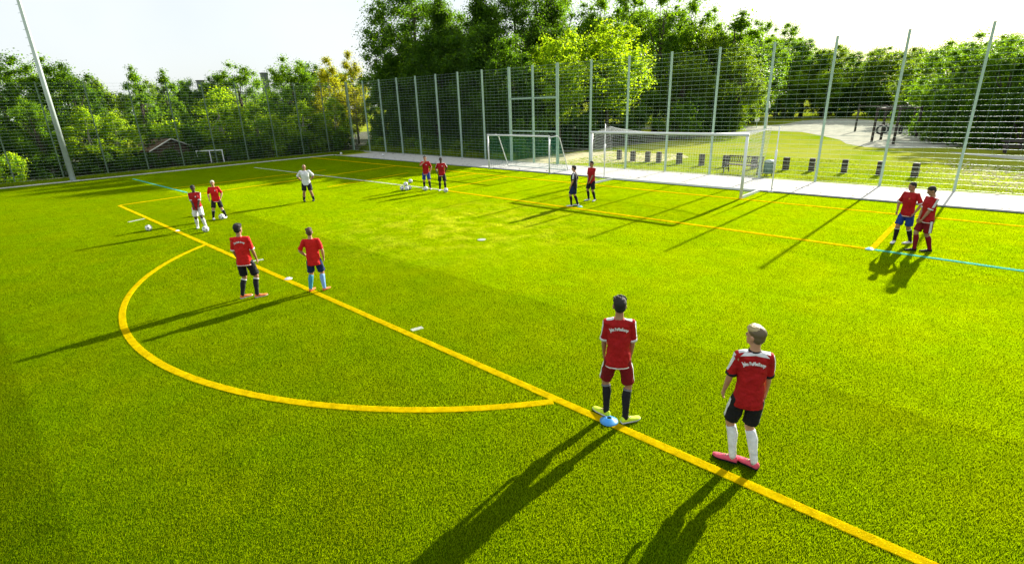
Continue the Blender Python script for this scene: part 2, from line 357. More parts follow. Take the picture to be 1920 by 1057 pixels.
# ------------------------------------------------------------ pitch markings: strips of coloured pile
def line(name, path, w, m, zt=.0165):
    P = [Vector((x, y, 0)) for x, y in path]; V = []; F = []
    for i, p in enumerate(P):
        t = (P[min(i + 1, len(P) - 1)] - P[max(i - 1, 0)]).normalized(); nrm = Vector((-t.y, t.x, 0))
        V += [p + nrm * w / 2 + Vector((0, 0, zt)), p - nrm * w / 2 + Vector((0, 0, zt)), p + nrm * w / 2 + Vector((0, 0, .002)), p - nrm * w / 2 + Vector((0, 0, .002))]
    for i in range(len(P) - 1):
        a = i * 4; F += [(a, a + 1, a + 5, a + 4), (a, a + 4, a + 6, a + 2), (a + 1, a + 3, a + 7, a + 5)]
    mb = MB(); mb.add(V, F)
    for i in range(len(P) - 1):
        d = P[i + 1] - P[i]; L = d.length; t = d.normalized(); nrm = Vector((-t.y, t.x, 0))
        mid = (P[i] + P[i + 1]) / 2; far = math.hypot(mid.x - CX, mid.y - CY)
        for j in range(int(L * w * (3000 if far < 16 else 1800))):
            q = P[i] + d * random.random() + nrm * random.uniform(-w / 2 - .006, w / 2 + .006)
            a = random.uniform(0, 2 * PI); hw = .004 if far < 16 else .008; h_ = random.uniform(.004, .011) if far < 16 else random.uniform(.006, .016)
            mb.add([q + Vector((math.cos(a) * hw, math.sin(a) * hw, zt - .002)), q - Vector((math.cos(a) * hw, math.sin(a) * hw, .002 - zt)), q + Vector((random.uniform(-.01, .01), random.uniform(-.01, .01), .0 + zt + h_))], [(0, 1, 2)])
    return mb.build(name, m, kind='structure')
def seg(a, b, n=1): return [(a[0] + (b[0] - a[0]) * i / n, a[1] + (b[1] - a[1]) * i / n) for i in range(n + 1)]
line('penalty_area_line', seg((-18.75, -16.6), (26, -16.5), 40), .12, M_yellow)
line('penalty_area_side_line', seg((-18.75, -16.55), (-20.2, 0), 16), .10, M_yellow, .022)
line('goal_line', seg((-32.9, 0), (26, -.15), 50), .13, M_yellow, .023)
arc = []
for i in range(49):
    a = -2.482 + 1.846 * i / 48; q_ = np.polyval((-.17712, -1.12501, -2.44794, -1.918, 8.62863), a)   # hand-painted: not quite a true circle
    arc.append((q_ * math.cos(a), -11.2 + q_ * math.sin(a)))
line('penalty_arc', arc, .12, M_yellow)
line('goal_area_line', seg((-8.6, -5.25), (9.12, -5.4), 16), .13, M_yellow, .022)
line('goal_area_side_line', seg((9.12, -5.35), (9.1, -.1), 5), .13, M_yellow, .022)
line('goal_area_left_line', seg((-9.0, -5.1), (-9.35, 0), 5), .10, M_yellow, .022)
line('small_pitch_line', seg((9.2, -5.41), (26, -5.95), 12), .09, M_teal, .022)
line('small_pitch_left_line', seg((-29.5, -6.1), (-8.75, -5.22), 18), .09, M_white, .022)
line('small_pitch_side_line', seg((-30.6, -13.5), (-20.2, -13.3), 8), .10, M_teal, .022)
line('training_line', seg((-15.1, -8.0), (-16.1, -2.0), 5), .09, M_yellow, .022)
line('training_line_right', seg((-11.9, -2.7), (-11.9, -.1), 3), .09, M_yellow, .022)
line('training_line_left', seg((-22.85, -13.3), (-22.8, -4), 6), .08, M_yellow, .022)
line('marking_tick', seg((3.76, -16.42), (3.81, -16.2)), .10, M_white)
line('marking_tick', seg((-3.66, -16.5), (-3.6, -16.15)), .10, M_white)
line('marking_tick', seg((-13.6, -17.3), (-13.85, -16.7)), .09, M_white)
arcs = [(.13 * math.cos(a), .13 * math.sin(a)) for a in np.linspace(0, 2 * PI, 16, endpoint=False)]
mb = MB(); mb.add([(x - .1, y - 10.9, .024) for x, y in arcs], [tuple(range(16))]); mb.build('penalty_spot', M_white, kind='structure')

# ------------------------------------------------------------ fences
FH = 6.2
def fence(name, label, axis, fixed, stations, gate=None, zt=FH, pw=.085):
    root = empty(name, (0, 0, 0), 0, label, 'fence')
    pm = MB(); pm.box((0, 0, zt / 2), (pw, pw * 1.25, zt)); pm.box((0, 0, zt + .01), (pw * 1.15, pw * 1.4, .02)); pme = pm.mesh('fence_post'); pme.materials.append(M_galv if pw > .08 else M_galv2)
    widths = {}
    for i, s_ in enumerate(stations):
        o = bpy.data.objects.new('fence_post', pme); COL.objects.link(o); o.parent = root
        o.location = (s_, fixed, 0) if axis == 'x' else (fixed, s_, 0); o.rotation_euler = (0, 0, 0 if axis == 'x' else PI / 2)
        if i == len(stations) - 1: break
        L = round(stations[i + 1] - s_, 3)
        if L not in widths:
            w = MB(); a, b = -L / 2 + .05, L / 2 - .05
            for k in range(31):
                z = .12 + k * .2
                w.box((0, 0, z), (b - a, .009, .0085))
            for k in range(int((b - a) / .4) + 1):
                w.box((a + k * .4, 0, zt / 2), (.0022, .0025, zt - .2))
            me_ = w.mesh('mesh_panel'); me_.materials.append(M_wire); widths[L] = me_
        c = (s_ + stations[i + 1]) / 2
        o = bpy.data.objects.new('mesh_panel', widths[L]); COL.objects.link(o); o.parent = root; o['kind'] = 'stuff'
        o.location = (c, fixed - .075, 0) if axis == 'x' else (fixed + .075, c, 0); o.rotation_euler = (0, 0, 0 if axis == 'x' else PI / 2)
    return root
BX = [-35.55, -32.77, -30.15, -27.55, -24.95, -22.37, -19.8, -17.2, -14.6]
BX2 = [-10.36, -7.85, -5.3, -2.75, -.2, 2.33, 4.86, 7.38, 9.9, 12.42, 14.94, 17.46, 19.98]
f1 = fence('ball_stop_fence', 'tall wire mesh fence behind the small goal, left of the gate', 'x', 5.86, BX)
f2 = fence('ball_stop_fence', 'tall wire mesh fence behind the large goal, right of the gate', 'x', 5.86, BX2)
f3 = fence('ball_stop_fence', 'tall wire mesh fence along the left touchline in front of trees', 'y', -35.6, [-28.9, -26.4, -23.9, -21.4, -18.9, -16.4, -13.9, -11.4, -9.0, -6.6, -4.15, -1.7, .75, 3.25, 5.74], pw=.06)
gt = empty('fence_gate', (-12.48, 5.86, 0), 0, 'tall double gate with heavy posts and two cross bars in the fence', 'gate')
for x in (-2.06, .03, 2.06):
    mb = MB(); mb.box((x, 0, FH / 2), (.13 if x != .03 else .09, .13, FH)); mb.build('gate_post', M_galv, gt)
for z in (2.1, 4.2):
    for s_ in (-1, 1):
        mb = MB(); mb.box((s_ * 1.03 + .01, 0, z), (1.9, .07, .09)); mb.build('cross_bar', M_galv, gt)
for s_ in (-1, 1):
    w = MB()
    for k in range(31):
        w.box((s_ * 1.03, -.05, .12 + k * .2), (1.95, .009, .0085))
    for k in range(6): w.box((s_ * 1.03 - .95 + k * .38, -.05, FH / 2), (.0022, .0025, FH - .2))
    w.build('mesh_panel', M_wire, gt, kind='stuff')

# ------------------------------------------------------------ goals
def net_faces(quads, step, r_, m, parent, name='net', sag=None):
    """cords along both directions of each bilinear quad"""
    mb = MB()
    for (A, B, Cq, D) in quads:      # A-B top, D-C bottom
        A, B, Cq, D = map(Vector, (A, B, Cq, D))
        nu = max(2, int((B - A).length / step)); nv = max(2, int((D - A).length / step))
        def P(u, v):
            p = A.lerp(B, u).lerp(D.lerp(Cq, u), v)
            if sag: p = p + sag(u, v, p)
            return p
        for i in range(nu + 1): mb.tube([P(i / nu, j / nv) for j in range(nv + 1)], r_, 3, cap=False)
        for j in range(nv + 1): mb.tube([P(i / nu, j / nv) for i in range(nu + 1)], r_, 3, cap=False)
    return mb.build(name, m, parent, kind='stuff')
G = empty('football_goal', (0, 0, 0), 0, 'full size white football goal with white net in front of the fence', 'goal')
for x in (-3.66, 3.66):
    mb = MB(); mb.tube([(x, 0, 0), (x, 0, 2.44)], .06, 12, sx=1.0); mb.build('goal_post', M_goal, G, True)
mb = MB(); mb.tube([(-3.72, 0, 2.5), (3.72, 0, 2.5)], .06, 12); mb.build('crossbar', M_goal, G, True)
for x in (-3.66, 3.66):
    mb = MB(); mb.box((x, 1.0, .06), (.09, 1.95, .09)); mb.build('ground_bar', M_goal, G)
mb = MB(); mb.box((0, 2.02, .06), (7.41, .08, .08)); mb.build('back_bar', M_goal, G)
sg_ = lambda u, v, p: Vector((0, 0, -.30 * math.sin(PI * min(1, max(0, u))) ** .7 * v))
net_faces([((-3.6, .03, 2.46), (3.6, .03, 2.46), (3.78, 2.3, 2.62), (-4.1, 2.3, 2.66))], .12, .0035, M_net, G, 'net', sg_)
def backsag(u, v, p): return Vector((0, 0, -.30 * math.sin(PI * min(1, max(0, u))) ** .7 * (1 - v))) + Vector((0, -.12 * math.sin(PI * v), 0))
net_faces([((-4.1, 2.3, 2.66), (3.78, 2.3, 2.62), (3.66, 2.02, .1), (-3.66, 2.02, .1))], .12, .0035, M_net, G, 'net', backsag)
net_faces([((-3.66, .03, 2.44), (-4.1, 2.3, 2.66), (-3.66, 2.0, .1), (-3.66, .03, .1)), ((3.66, .03, 2.44), (3.78, 2.3, 2.62), (3.66, 2.0, .1), (3.66, .03, .1))], .12, .0035, M_net, G)
mb = MB(); mb.tube([(-4.1 + 7.88 * i / 20, 2.3, 2.64 - .30 * math.sin(PI * i / 20) ** .7) for i in range(21)], .016, 6); mb.build('net_rope', M_net, G)
for x, y, h, lb in ((-4.45, 2.35, 2.78, 'thin white net support pole behind the left post of the large goal'), (4.07, 2.35, 2.7, 'thin white net support pole behind the right post of the large goal')):
    pr = empty('net_pole', (x, y, 0), 0, lb, 'pole', 'net support poles behind the large goal')
    mb = MB(); mb.tube([(0, 0, 0), (.0, 0, h)], [.028, .022], 8); mb.build('pole', M_goal, pr, True)
    mb = MB(); mb.box((0, 0, .015), (.2, .2, .03)); mb.build('foot_plate', M_goal, pr)
    mb = MB(); mb.tube([(0, 0, .9), (0, 0, 1.75)], [.05, .05], 8); mb.build('padding', M_goal, pr, True)
SG = empty('small_goal', (0, 0, 0), 0, 'small white training goal with green net at the pavement edge', 'goal')
a, b, y, h = -12.82, -7.88, 1.92, 2.06
for x in (a, b):
    mb = MB(); mb.tube([(x, y, 0), (x, y, h)], .045, 10); mb.build('goal_post', M_goal, SG, True)
    mb = MB(); mb.tube([(x, y, h), (x, y + .75, h + .02), (x, y + .95, h - .1), (x, y + 1.75, .05)], .03, 8); mb.build('side_strut', M_goal, SG, True)
    mb = MB(); mb.tube([(x, y, .05), (x, y + 1.75, .05)], .035, 8); mb.build('ground_bar', M_goal, SG, True)
mb = MB(); mb.tube([(a - .045, y, h + .045), (b + .045, y, h + .045)], .05, 10); mb.build('crossbar', M_goal, SG, True)
mb = MB(); mb.tube([(a, y + 1.75, .05), (b, y + 1.75, .05)], .03, 8); mb.build('back_bar', M_goal, SG, True)
net_faces([((a, y + .05, h), (b, y + .05, h), (b, y + .95, h - .1), (a, y + .95, h - .1)), ((a, y + .95, h - .1), (b, y + .95, h - .1), (b, y + 1.72, .08), (a, y + 1.72, .08)),
           ((a, y + .05, h - .05), (a, y + .95, h - .12), (a, y + 1.7, .08), (a, y + .05, .08)), ((b, y + .05, h - .05), (b, y + .95, h - .12), (b, y + 1.7, .08), (b, y + .05, .08))], .10, .0042, M_gnet, SG)

# ------------------------------------------------------------ floodlight mast
ms = empty('floodlight_mast', (-33.5, -16.2, 0), 0, 'tall tapered grey floodlight mast beside the left touchline', 'mast')
mb = MB(); mb.tube([(0, 0, 0), (0, 0, 6), (0, 0, 11), (0, 0, 16)], [.165, .13, .10, .075], 16); mb.build('pole', M_mast, ms, True)
mb = MB(); mb.tube([(0, 0, 0), (0, 0, .05)], .33, 12); mb.build('base_flange', M_mast, ms)
for k in range(26):
    z = 3.2 + k * .45; rr = .165 - z * .006
    mb = MB(); mb.box((-.03 - rr * .75, -rr * .75 - .03, z), (.2, .022, .022), R(45)); mb.build('climbing_rung', M_mast, ms)
mb = MB(); mb.box((0, 0, 16.05), (.12, 3.2, .12)); mb.build('head_frame', M_mast, ms)
M_lamp = mat('lamp_glass', (.75, .78, .8), .15)
for k in (-1.2, 0, 1.2):
    mb = MB(); mb.box((.18, k, 16.25), (.35, .6, .5), 0, 0); fl = mb.build('floodlight', M_mast, ms)
    mb = MB(); mb.box((.365, k, 16.25), (.02, .54, .44)); mb.build('lens', M_lamp, fl)

# ------------------------------------------------------------ park furniture
M_wood = mat('dark_weathered_wood', (.045, .035, .028), .8, noise=(9, .3), bump=(30, .4, .01))
M_band = mat('pale_band', (.30, .28, .22), .8)
M_iron = mat('black_cast_iron', (.02, .022, .022), .5, .4)
M_bin = mat('grey_green_bin', (.16, .24, .21), .5, .2)
bol = [(-8.51, 10.3, 'leftmost dark block post in the row on the lawn behind the large goal'), (-7.2, 9.9, 'second dark block post from the left in the lawn row'), (-6.1, 9.9, 'third dark block post from the left in the lawn row'),
       (-5.3, 9.9, 'fourth dark block post from the left in the lawn row'), (-3.9, 9.9, 'fifth dark block post from the left, seen through the middle of the goal net'), (-2.35, 9.7, 'dark block post just left of the park bench'),
       (-.9, 9.7, 'dark block post half hidden behind the left end of the park bench'), (.72, 9.7, 'dark block post half hidden behind the right end of the park bench'),
       (2.35, 9.9, 'dark block post just right of the litter bin'), (3.61, 10.0, 'fourth dark block post from the right end of the lawn row'), (5.11, 10.1, 'third dark block post from the right end of the lawn row'), (6.66, 9.95, 'second dark block post from the right end of the lawn row'), (8.1, 9.88, 'rightmost dark block post, near the stony patch')]
proto = None
for x, y, lb in bol:
    if proto is None:
        proto = empty('block_post', (x, y, 0), 0); mb = MB(); mb.box((0, 0, .33), (.27, .27, .66), tp=.97); mb.box((0, 0, .67), (.22, .22, .02)); mb.build('post_block', M_wood, proto)
        for z in (.14, .32, .50):
            mb = MB(); mb.box((0, 0, z), (.282, .282, .022)); mb.build('band', M_band, proto)
        o = proto
    else: o = copy_tree(proto)
    o.location = (x, y, -.02); o.rotation_euler = (0, 0, random.uniform(-.15, .15)); tag(o, lb, 'bollard', 'dark block posts in a row across the lawn')
bn = empty('park_bench', (.9, 7.55, -.02), R(-6), 'dark park bench with slatted back on the lawn behind the large goal', 'bench')
for s_ in (-1, 1):
    mb = MB()
    mb.tube([(s_ * .92, -.28, 0), (s_ * .92, -.30, .2), (s_ * .92, -.24, .42)], .03, 6); mb.tube([(s_ * .92, .3, 0), (s_ * .92, .22, .25), (s_ * .92, .16, .44), (s_ * .92, .28, .88)], .03, 6)
    mb.tube([(s_ * .92, -.25, .42), (s_ * .92, .17, .43)], .026, 6); mb.tube([(s_ * .92, -.26, .43), (s_ * .92, -.3, .62), (s_ * .92, -.05, .68), (s_ * .92, .22, .66)], .028, 6)
    mb.tube([(s_ * .92, -.2, .1), (s_ * .92, 0, .22), (s_ * .92, .22, .12)], .02, 6)
    mb.build('leg', M_iron, bn, True)
for k in range(5):
    mb = MB(); mb.box((0, -.24 + k * .1, .45), (1.84, .075, .03)); mb.build('seat_slat', M_wood, bn)
mb = MB(); mb.box((0, .29, .86), (1.84, .035, .06)); mb.box((0, .2, .56), (1.84, .035, .05)); mb.build('back_rail', M_wood, bn)
for k in range(17):
    mb = MB(); c = -.85 + k * .106; mb.add([(c - .022, .19, .585), (c + .022, .19, .585), (c + .022, .275, .83), (c - .022, .275, .83), (c - .022, .21, .585), (c + .022, .21, .585), (c + .022, .295, .83), (c - .022, .295, .83)], [(0, 1, 2, 3), (7, 6, 5, 4), (0, 4, 5, 1), (1, 5, 6, 2), (2, 6, 7, 3), (3, 7, 4, 0)]); mb.build('back_slat', M_wood, bn)
bb = empty('litter_bin', (2.35, 7.1, -.02), 0, 'grey green round litter bin beside the park bench', 'bin')
mb = MB(); mb.tube([(0, 0, .14), (0, 0, .66)], .23, 18); mb.build('bin_body', M_bin, bb, True)
mb = MB(); mb.tube([(0, 0, .68), (0, 0, .74), (0, 0, .82), (0, 0, .84)], [.25, .24, .15, .04], 18); mb.build('lid', mat('bin_lid', (.35, .42, .40), .4, .4), bb, True)
for k in range(3):
    a_ = k * 2.094; mb = MB(); mb.tube([(.18 * math.cos(a_), .18 * math.sin(a_), 0), (.18 * math.cos(a_), .18 * math.sin(a_), .15)], .02, 6); mb.build('leg', M_iron, bb)
for k in range(18):
    a_ = k * PI / 9; mb = MB(); mb.box((.235 * math.cos(a_), .235 * math.sin(a_), .4), (.018, .03, .5), a_); mb.build('slat', M_bin, bb)
M_tyre = mat('black_rubber', (.015, .015, .015), .7)
pf = empty('playground_frame', (0, 0, 0), 0, 'dark timber playground frame with hanging rings on the sandy area', 'playground')
PP = [(-1.0, 42.8, 2.6), (2.7, 30.3, 2.7), (2.9, 32.8, 2.7), (4.4, 28.7, 2.7), (3.7, 42.6, 2.6), (4.9, 36.0, 2.6)]
for x, y, h in PP:
    mb = MB(); mb.tube([(x, y, 0), (x + .02, y, h)], [.10, .085], 8); mb.build('post', M_wood, pf, True)
for a_, b_ in ((1, 3), (1, 2), (2, 4), (4, 0), (3, 5)):
    A, B = PP[a_], PP[b_]; mb = MB(); mb.tube([(A[0], A[1], A[2] - .15), (B[0], B[1], B[2] - .15)], .07, 6); mb.build('beam', M_wood, pf, True)
def ring(mb, c, R_, r_, rz, n=16, tilt=0):
    pts_ = []
    for k in range(n + 1):
        a_ = 2 * PI * k / n; pts_.append((c[0] + R_ * math.cos(a_) * math.cos(rz), c[1] + R_ * math.cos(a_) * math.sin(rz), c[2] + R_ * math.sin(a_)))
    mb.tube(pts_, r_, 6, cap=False)
for x, y, z, r_, rz in ((3.2, 30.2, .95, .30, .5), (3.55, 30.0, 1.0, .24, .9), (4.5, 30.2, .95, .26, 2.0), (5.1, 33.5, .8, .26, 1.5)):
    mb = MB(); ring(mb, (x, y, z), r_, .07, rz); mb.tube([(x, y, z + r_), (x, y, 2.5)], .012, 4); mb.build('hanging_ring', M_tyre, pf, True)
lp = empty('park_lamp', (-11.4, 48, 0), 0, 'slim pale park lamp with pointed top beside the far path', 'lamp')
mb = MB(); mb.tube([(0, 0, 0), (0, 0, 2.1)], [.09, .06], 8); mb.build('pole', M_goal, lp, True)
mb = MB(); mb.tube([(0, 0, 1.7), (0, 0, 2.0), (0, 0, 2.35)], [.10, .2, .12], 8); mb.build('bracket', M_iron, lp)
mb = MB(); mb.tube([(0, 0, 2.3), (0, 0, 2.55), (0, 0, 3.1)], [.2, .22, .02], 8); mb.build('lamp_shade', M_goal, lp, True)
sgn = empty('path_sign', (-12.4, 47.5, 0), R(35), 'round white sign on a short post left of the park lamp', 'sign')
mb = MB(); mb.tube([(0, 0, 0), (0, 0, .9)], .04, 6); mb.build('post', M_galv, sgn)
mb = MB(); mb.tube([(0, -.02, 1.0), (0, .02, 1.0)], .28, 16); mb.build('sign_disc', M_goal, sgn)
br = empty('barrier_rail', (5.6, 46, 0), 0, 'pale horizontal rail on dark posts far behind the playground', 'rail')
mb = MB(); mb.box((0, 0, 1.35), (3.4, .1, .22)); mb.build('rail', M_goal, br)
for x in (-1.3, 1.3):
    mb = MB(); mb.box((x, .08, .7), (.14, .1, 1.4)); mb.build('post', M_wood, br)
tb = empty('picnic_table', (11.5, 23.9, -.02), R(10), 'dark timber picnic table by the hedge at the right edge', 'table')
mb = MB(); mb.box((0, 0, .74), (1.7, .75, .06)); mb.build('table_top', M_wood, tb)
for s_ in (-1, 1):
    mb = MB(); mb.box((0, s_ * .7, .44), (1.7, .26, .05)); mb.build('seat', M_wood, tb)
    mb = MB(); mb.box((s_ * .6, 0, .36), (.1, 1.4, .1)); mb.box((s_ * .6, -.25, .37), (.1, .1, .7)); mb.box((s_ * .6, .25, .365), (.1, .1, .69)); mb.build('leg', M_wood, tb)

# ------------------------------------------------------------ left background structures
M_roof = mat('rust_red_roof', (.11, .055, .028), .8, noise=(2, .3)); M_plank = mat('brown_planks', (.06, .035, .02), .8, noise=(5, .3))
M_wall = mat('pale_render', (.5, .5, .46), .9, noise=(2, .1)); M_tile = mat('grey_roof', (.12, .14, .13), .8)
sh = empty('garden_shed', (-40.2, -9.2, 0), R(20), 'small garden shed with rust red gabled roof behind the left fence', 'shed')
mb = MB(); mb.box((0, 0, .65), (2.6, 3.2, 1.3)); mb.add([(-1.3, -1.6, 1.3), (-1.3, 1.6, 1.3), (-1.3, 0, 1.95), (1.3, -1.6, 1.3), (1.3, 1.6, 1.3), (1.3, 0, 1.95)], [(0, 1, 2), (5, 4, 3)]); mb.build('wall', M_plank, sh)
for s_ in (-1, 1):
    mb = MB(); n_ = Vector((0, s_ * .65, 1.6)).normalized()
    A = [Vector((-1.5, s_ * 1.95, 1.17)), Vector((1.5, s_ * 1.95, 1.17)), Vector((1.5, s_ * .02, 2.0)), Vector((-1.5, s_ * .02, 2.0))]
    mb.add(A + [p + n_ * .08 for p in A], [(0, 1, 2, 3), (7, 6, 5, 4), (0, 4, 5, 1), (1, 5, 6, 2), (2, 6, 7, 3), (3, 7, 4, 0)]); mb.build('roof_slope', M_roof, sh)
    mb = MB(); mb.tube([(1.53, s_ * 1.97, 1.22), (1.53, s_ * .02, 2.06)], .045, 4); mb.build('barge_board', M_wall, sh)
mb = MB(); mb.box((1.32, .2, .55), (.05, .8, 1.1)); mb.build('door', M_wood, sh)
rl = empty('garden_railing', (-37.6, -6.4, 0), R(62), 'white garden railing among the bushes behind the left fence', 'railing')
mb = MB(); mb.box((0, 0, .98), (2.0, .06, .09)); mb.build('rail', M_goal, rl)
for x in (-.95, 0, .95):
    mb = MB(); mb.box((x, 0, .47), (.07, .05, .94)); mb.build('post', M_goal, rl)
cv = empty('garden_slide', (-42.0, 9.0, 0), R(60), 'white sloping slide glimpsed between trees at the field corner', 'slide')
mb = MB(); A = [Vector((-.9, -.3, 2.9)), Vector((.9, -.3, 1.1)), Vector((.9, .3, 1.1)), Vector((-.9, .3, 2.9))]
mb.add(A + [p + Vector((0, 0, .08)) for p in A], [(3, 2, 1, 0), (4, 5, 6, 7), (0, 1, 5, 4), (1, 2, 6, 5), (2, 3, 7, 6), (3, 0, 4, 7)]); mb.build('chute', M_goal, cv)
mb = MB(); mb.box((-.85, 0, 1.43), (.08, .5, 2.86)); mb.box((.85, 0, .53), (.08, .5, 1.06)); mb.build('support', M_wood, cv)
lw = empty('low_wall', (-39.0, -16.3, 0), R(80), 'low pale wall beside the path at the left edge', 'wall')
mb = MB(); mb.box((0, 0, .3), (2.6, .3, .6)); mb.build('wall_body', M_wall, lw); mb = MB(); mb.box((0, 0, .63), (2.7, .38, .06)); mb.build('coping', M_kerb, lw)
hs = empty('brick_house', (-66, 4.0, 0), R(90), 'far house with chimneys showing above the left tree line', 'house')
mb = MB(); mb.box((0, 0, 2.4), (16, 8, 4.8)); mb.build('wall', M_plank, hs)
mb = MB(); mb.add([(-8.3, -4.4, 4.7), (8.3, -4.4, 4.7), (8.3, 4.4, 4.7), (-8.3, 4.4, 4.7), (-6, 0, 6.4), (6, 0, 6.4)], [(0, 1, 5, 4), (2, 3, 4, 5), (3, 0, 4), (1, 2, 5), (3, 2, 1, 0)]); rf = mb.build('roof', M_tile, hs)
for x, h in ((-.9, 7.75), (-2.8, 7.5), (7.3, 8.75)):
    mb = MB(); mb.box((x, 0, (5.3 + h) / 2), (.75, .75, h - 5.3)); mb.box((x, 0, h + .05), (.9, .9, .1)); mb.build('chimney', M_tile, rf)
for k in range(5):
    fw = MB(); fw.box((-6 + k * 3, -4.02, 3.2), (1.3, .08, 1.5)); fo = fw.build('window', M_goal, hs)
    fw = MB(); fw.box((-6 + k * 3, -4.07, 3.2), (1.1, .03, 1.3)); fw.build('pane', M_lamp, fo)

# ------------------------------------------------------------ trees
def crown_mesh(name, rx, rz, z0, clusters, leaves, size, m, shape='round', seed=0, gap=.0):
    """leaf-sized quads gathered in clumps through the crown's volume; z0 = crown bottom, rz = half height"""
    g_ = np.random.default_rng(seed); C_ = []
    while len(C_) < clusters:
        p = g_.normal(size=3); p /= np.linalg.norm(p); r_ = g_.uniform(.25, 1) ** .45
        q = p * r_
        t = (q[2] + 1) / 2
        if shape == 'cone': wf = (1.05 - t) ** .8
        elif shape == 'tall': wf = (1 - abs(2 * t - .8) ** 2.2 * .75)
        else: wf = (1 - max(0, .35 - t) * .9)
        C_.append((q[0] * rx * wf, q[1] * rx * wf, z0 + rz + q[2] * rz))
    C_ = np.array(C_); rc = (.13 + .20 * g_.random(clusters) ** 1.4) * rx + .12
    k = g_.choice(clusters, leaves, p=rc ** 2 / (rc ** 2).sum())
    d = g_.normal(size=(leaves, 3)); d /= np.linalg.norm(d, axis=1)[:, None]
    rr = np.minimum(np.abs(g_.normal(0, .52, leaves)), 1.0); d[:, 2] *= .8
    P = C_[k] + d * (rr * rc[k])[:, None] + g_.normal(0, .05, (leaves, 3))
    cen = np.array([0, 0, z0 + rz * .8]); outw = P - cen; outw /= np.linalg.norm(outw, axis=1)[:, None] + 1e-6
    nr = d * .6 + outw * .5 + g_.normal(0, .65, (leaves, 3)); nr[:, 2] += .35; nr /= np.linalg.norm(nr, axis=1)[:, None]
    a = g_.normal(size=(leaves, 3)); u = np.cross(nr, a); u /= np.linalg.norm(u, axis=1)[:, None]; w = np.cross(nr, u)
    s_ = size * g_.uniform(.6, 1.35, leaves)[:, None]
    V = np.stack([P - u * s_ * .5, P - w * s_ * .32 + nr * s_ * .06, P + u * s_ * .5 - nr * s_ * .1, P + w * s_ * .32 + nr * s_ * .06], 1).reshape(-1, 3)
    me_ = np_mesh(name, V, np.arange(leaves * 4).reshape(-1, 4)); me_.materials.append(m); return me_, C_
def trunk_mesh(name, h, r_, C_, m, seed=0, nl=14, bottom=.35):
    g_ = random.Random(seed); mb = MB(); pts_ = []; x = y = 0
    for i in range(6):
        pts_.append((x, y, h * .85 * i / 5)); x += g_.uniform(-.05, .05) * h * .3; y += g_.uniform(-.05, .05) * h * .3
    mb.tube(pts_, [r_ * 1.35, r_, r_ * .8, r_ * .6, r_ * .38, r_ * .12], 8)
    for c in list(C_)[:nl]:
        t = g_.uniform(bottom, .8); f_ = t * 5; i = min(4, int(f_)); A = Vector(pts_[i]).lerp(Vector(pts_[i + 1]), f_ - i); B = Vector(c)
        if B.z < A.z: A.z = max(.3 * h, B.z - .5) if B.z > .4 * h else A.z
        mid = A.lerp(B, .5) + Vector((0, 0, -.08 * (B - A).length))
        mb.tube([A, mid, B], [r_ * .38, r_ * .22, r_ * .05], 5)
    me_ = mb.mesh(name, True); me_.materials.append(m); return me_
TYPES = {}
def make_type(key, h, rx, zb, clusters, leaves, size, leaf, bark=M_bark, shape='round', seed=1, r_=.18):
    rz = (h - zb) / 2; cm, C_ = crown_mesh('crown', rx, rz, zb, clusters, leaves, size, LEAF[leaf], shape, seed)
    tm = trunk_mesh('trunk', h, r_, C_, bark, seed); TYPES[key] = (cm, tm, h)
make_type('big', 14, 5.0, 2.2, 260, 70000, 0.17, 'dark', seed=1, r_=.32)
make_type('big2', 13, 3.8, 1.0, 200, 56000, 0.165, 'dark', seed=2, r_=.28, shape='tall')
make_type('far', 13, 4.2, .8, 170, 42000, 0.19, 'mid', seed=3, r_=.28)
make_type('far2', 10, 3.6, .4, 140, 36000, 0.17, 'olive', seed=4, r_=.22)
make_type('maple', 9.5, 2.5, 1.9, 130, 26000, 0.15, 'light', seed=5, r_=.13)
make_type('mid', 8, 2.4, .4, 130, 32000, 0.125, 'mid', seed=6, r_=.16)
make_type('tall', 8, 1.6, .4, 100, 24000, 0.12, 'mid', seed=7, r_=.14, shape='tall')
make_type('dark', 8, 2.5, .3, 140, 36000, 0.13, 'dark', seed=8, r_=.16)
make_type('light', 5.5, 1.6, .4, 90, 22000, 0.105, 'light', seed=9, r_=.09, bark=M_birch, shape='tall')
make_type('yellow', 9, 2.0, 1.0, 110, 26000, 0.115, 'yellow', seed=10, r_=.12, bark=M_birch, shape='tall')
make_type('cone', 7.5, 2.2, .3, 120, 28000, 0.12, 'olive', seed=11, r_=.14, shape='cone')
def tree(x, y, h, ty, sc, label, group='trees around the pitch', rz=None, name='tree'):
    cm, tm, h0 = TYPES[ty]; o = empty(name, (x, y, -.05), random.uniform(0, 6.28) if rz is None else rz, label, 'tree', group)
    k_ = h / h0; o.scale = (k_ * sc, k_ * sc, k_)
    link('trunk', tm, None, o); link('crown', cm, None, o); return o
LT = 'trees behind the left fence'; BT = 'trees behind the goal line fence'; PT = 'trees beyond the park lawn'
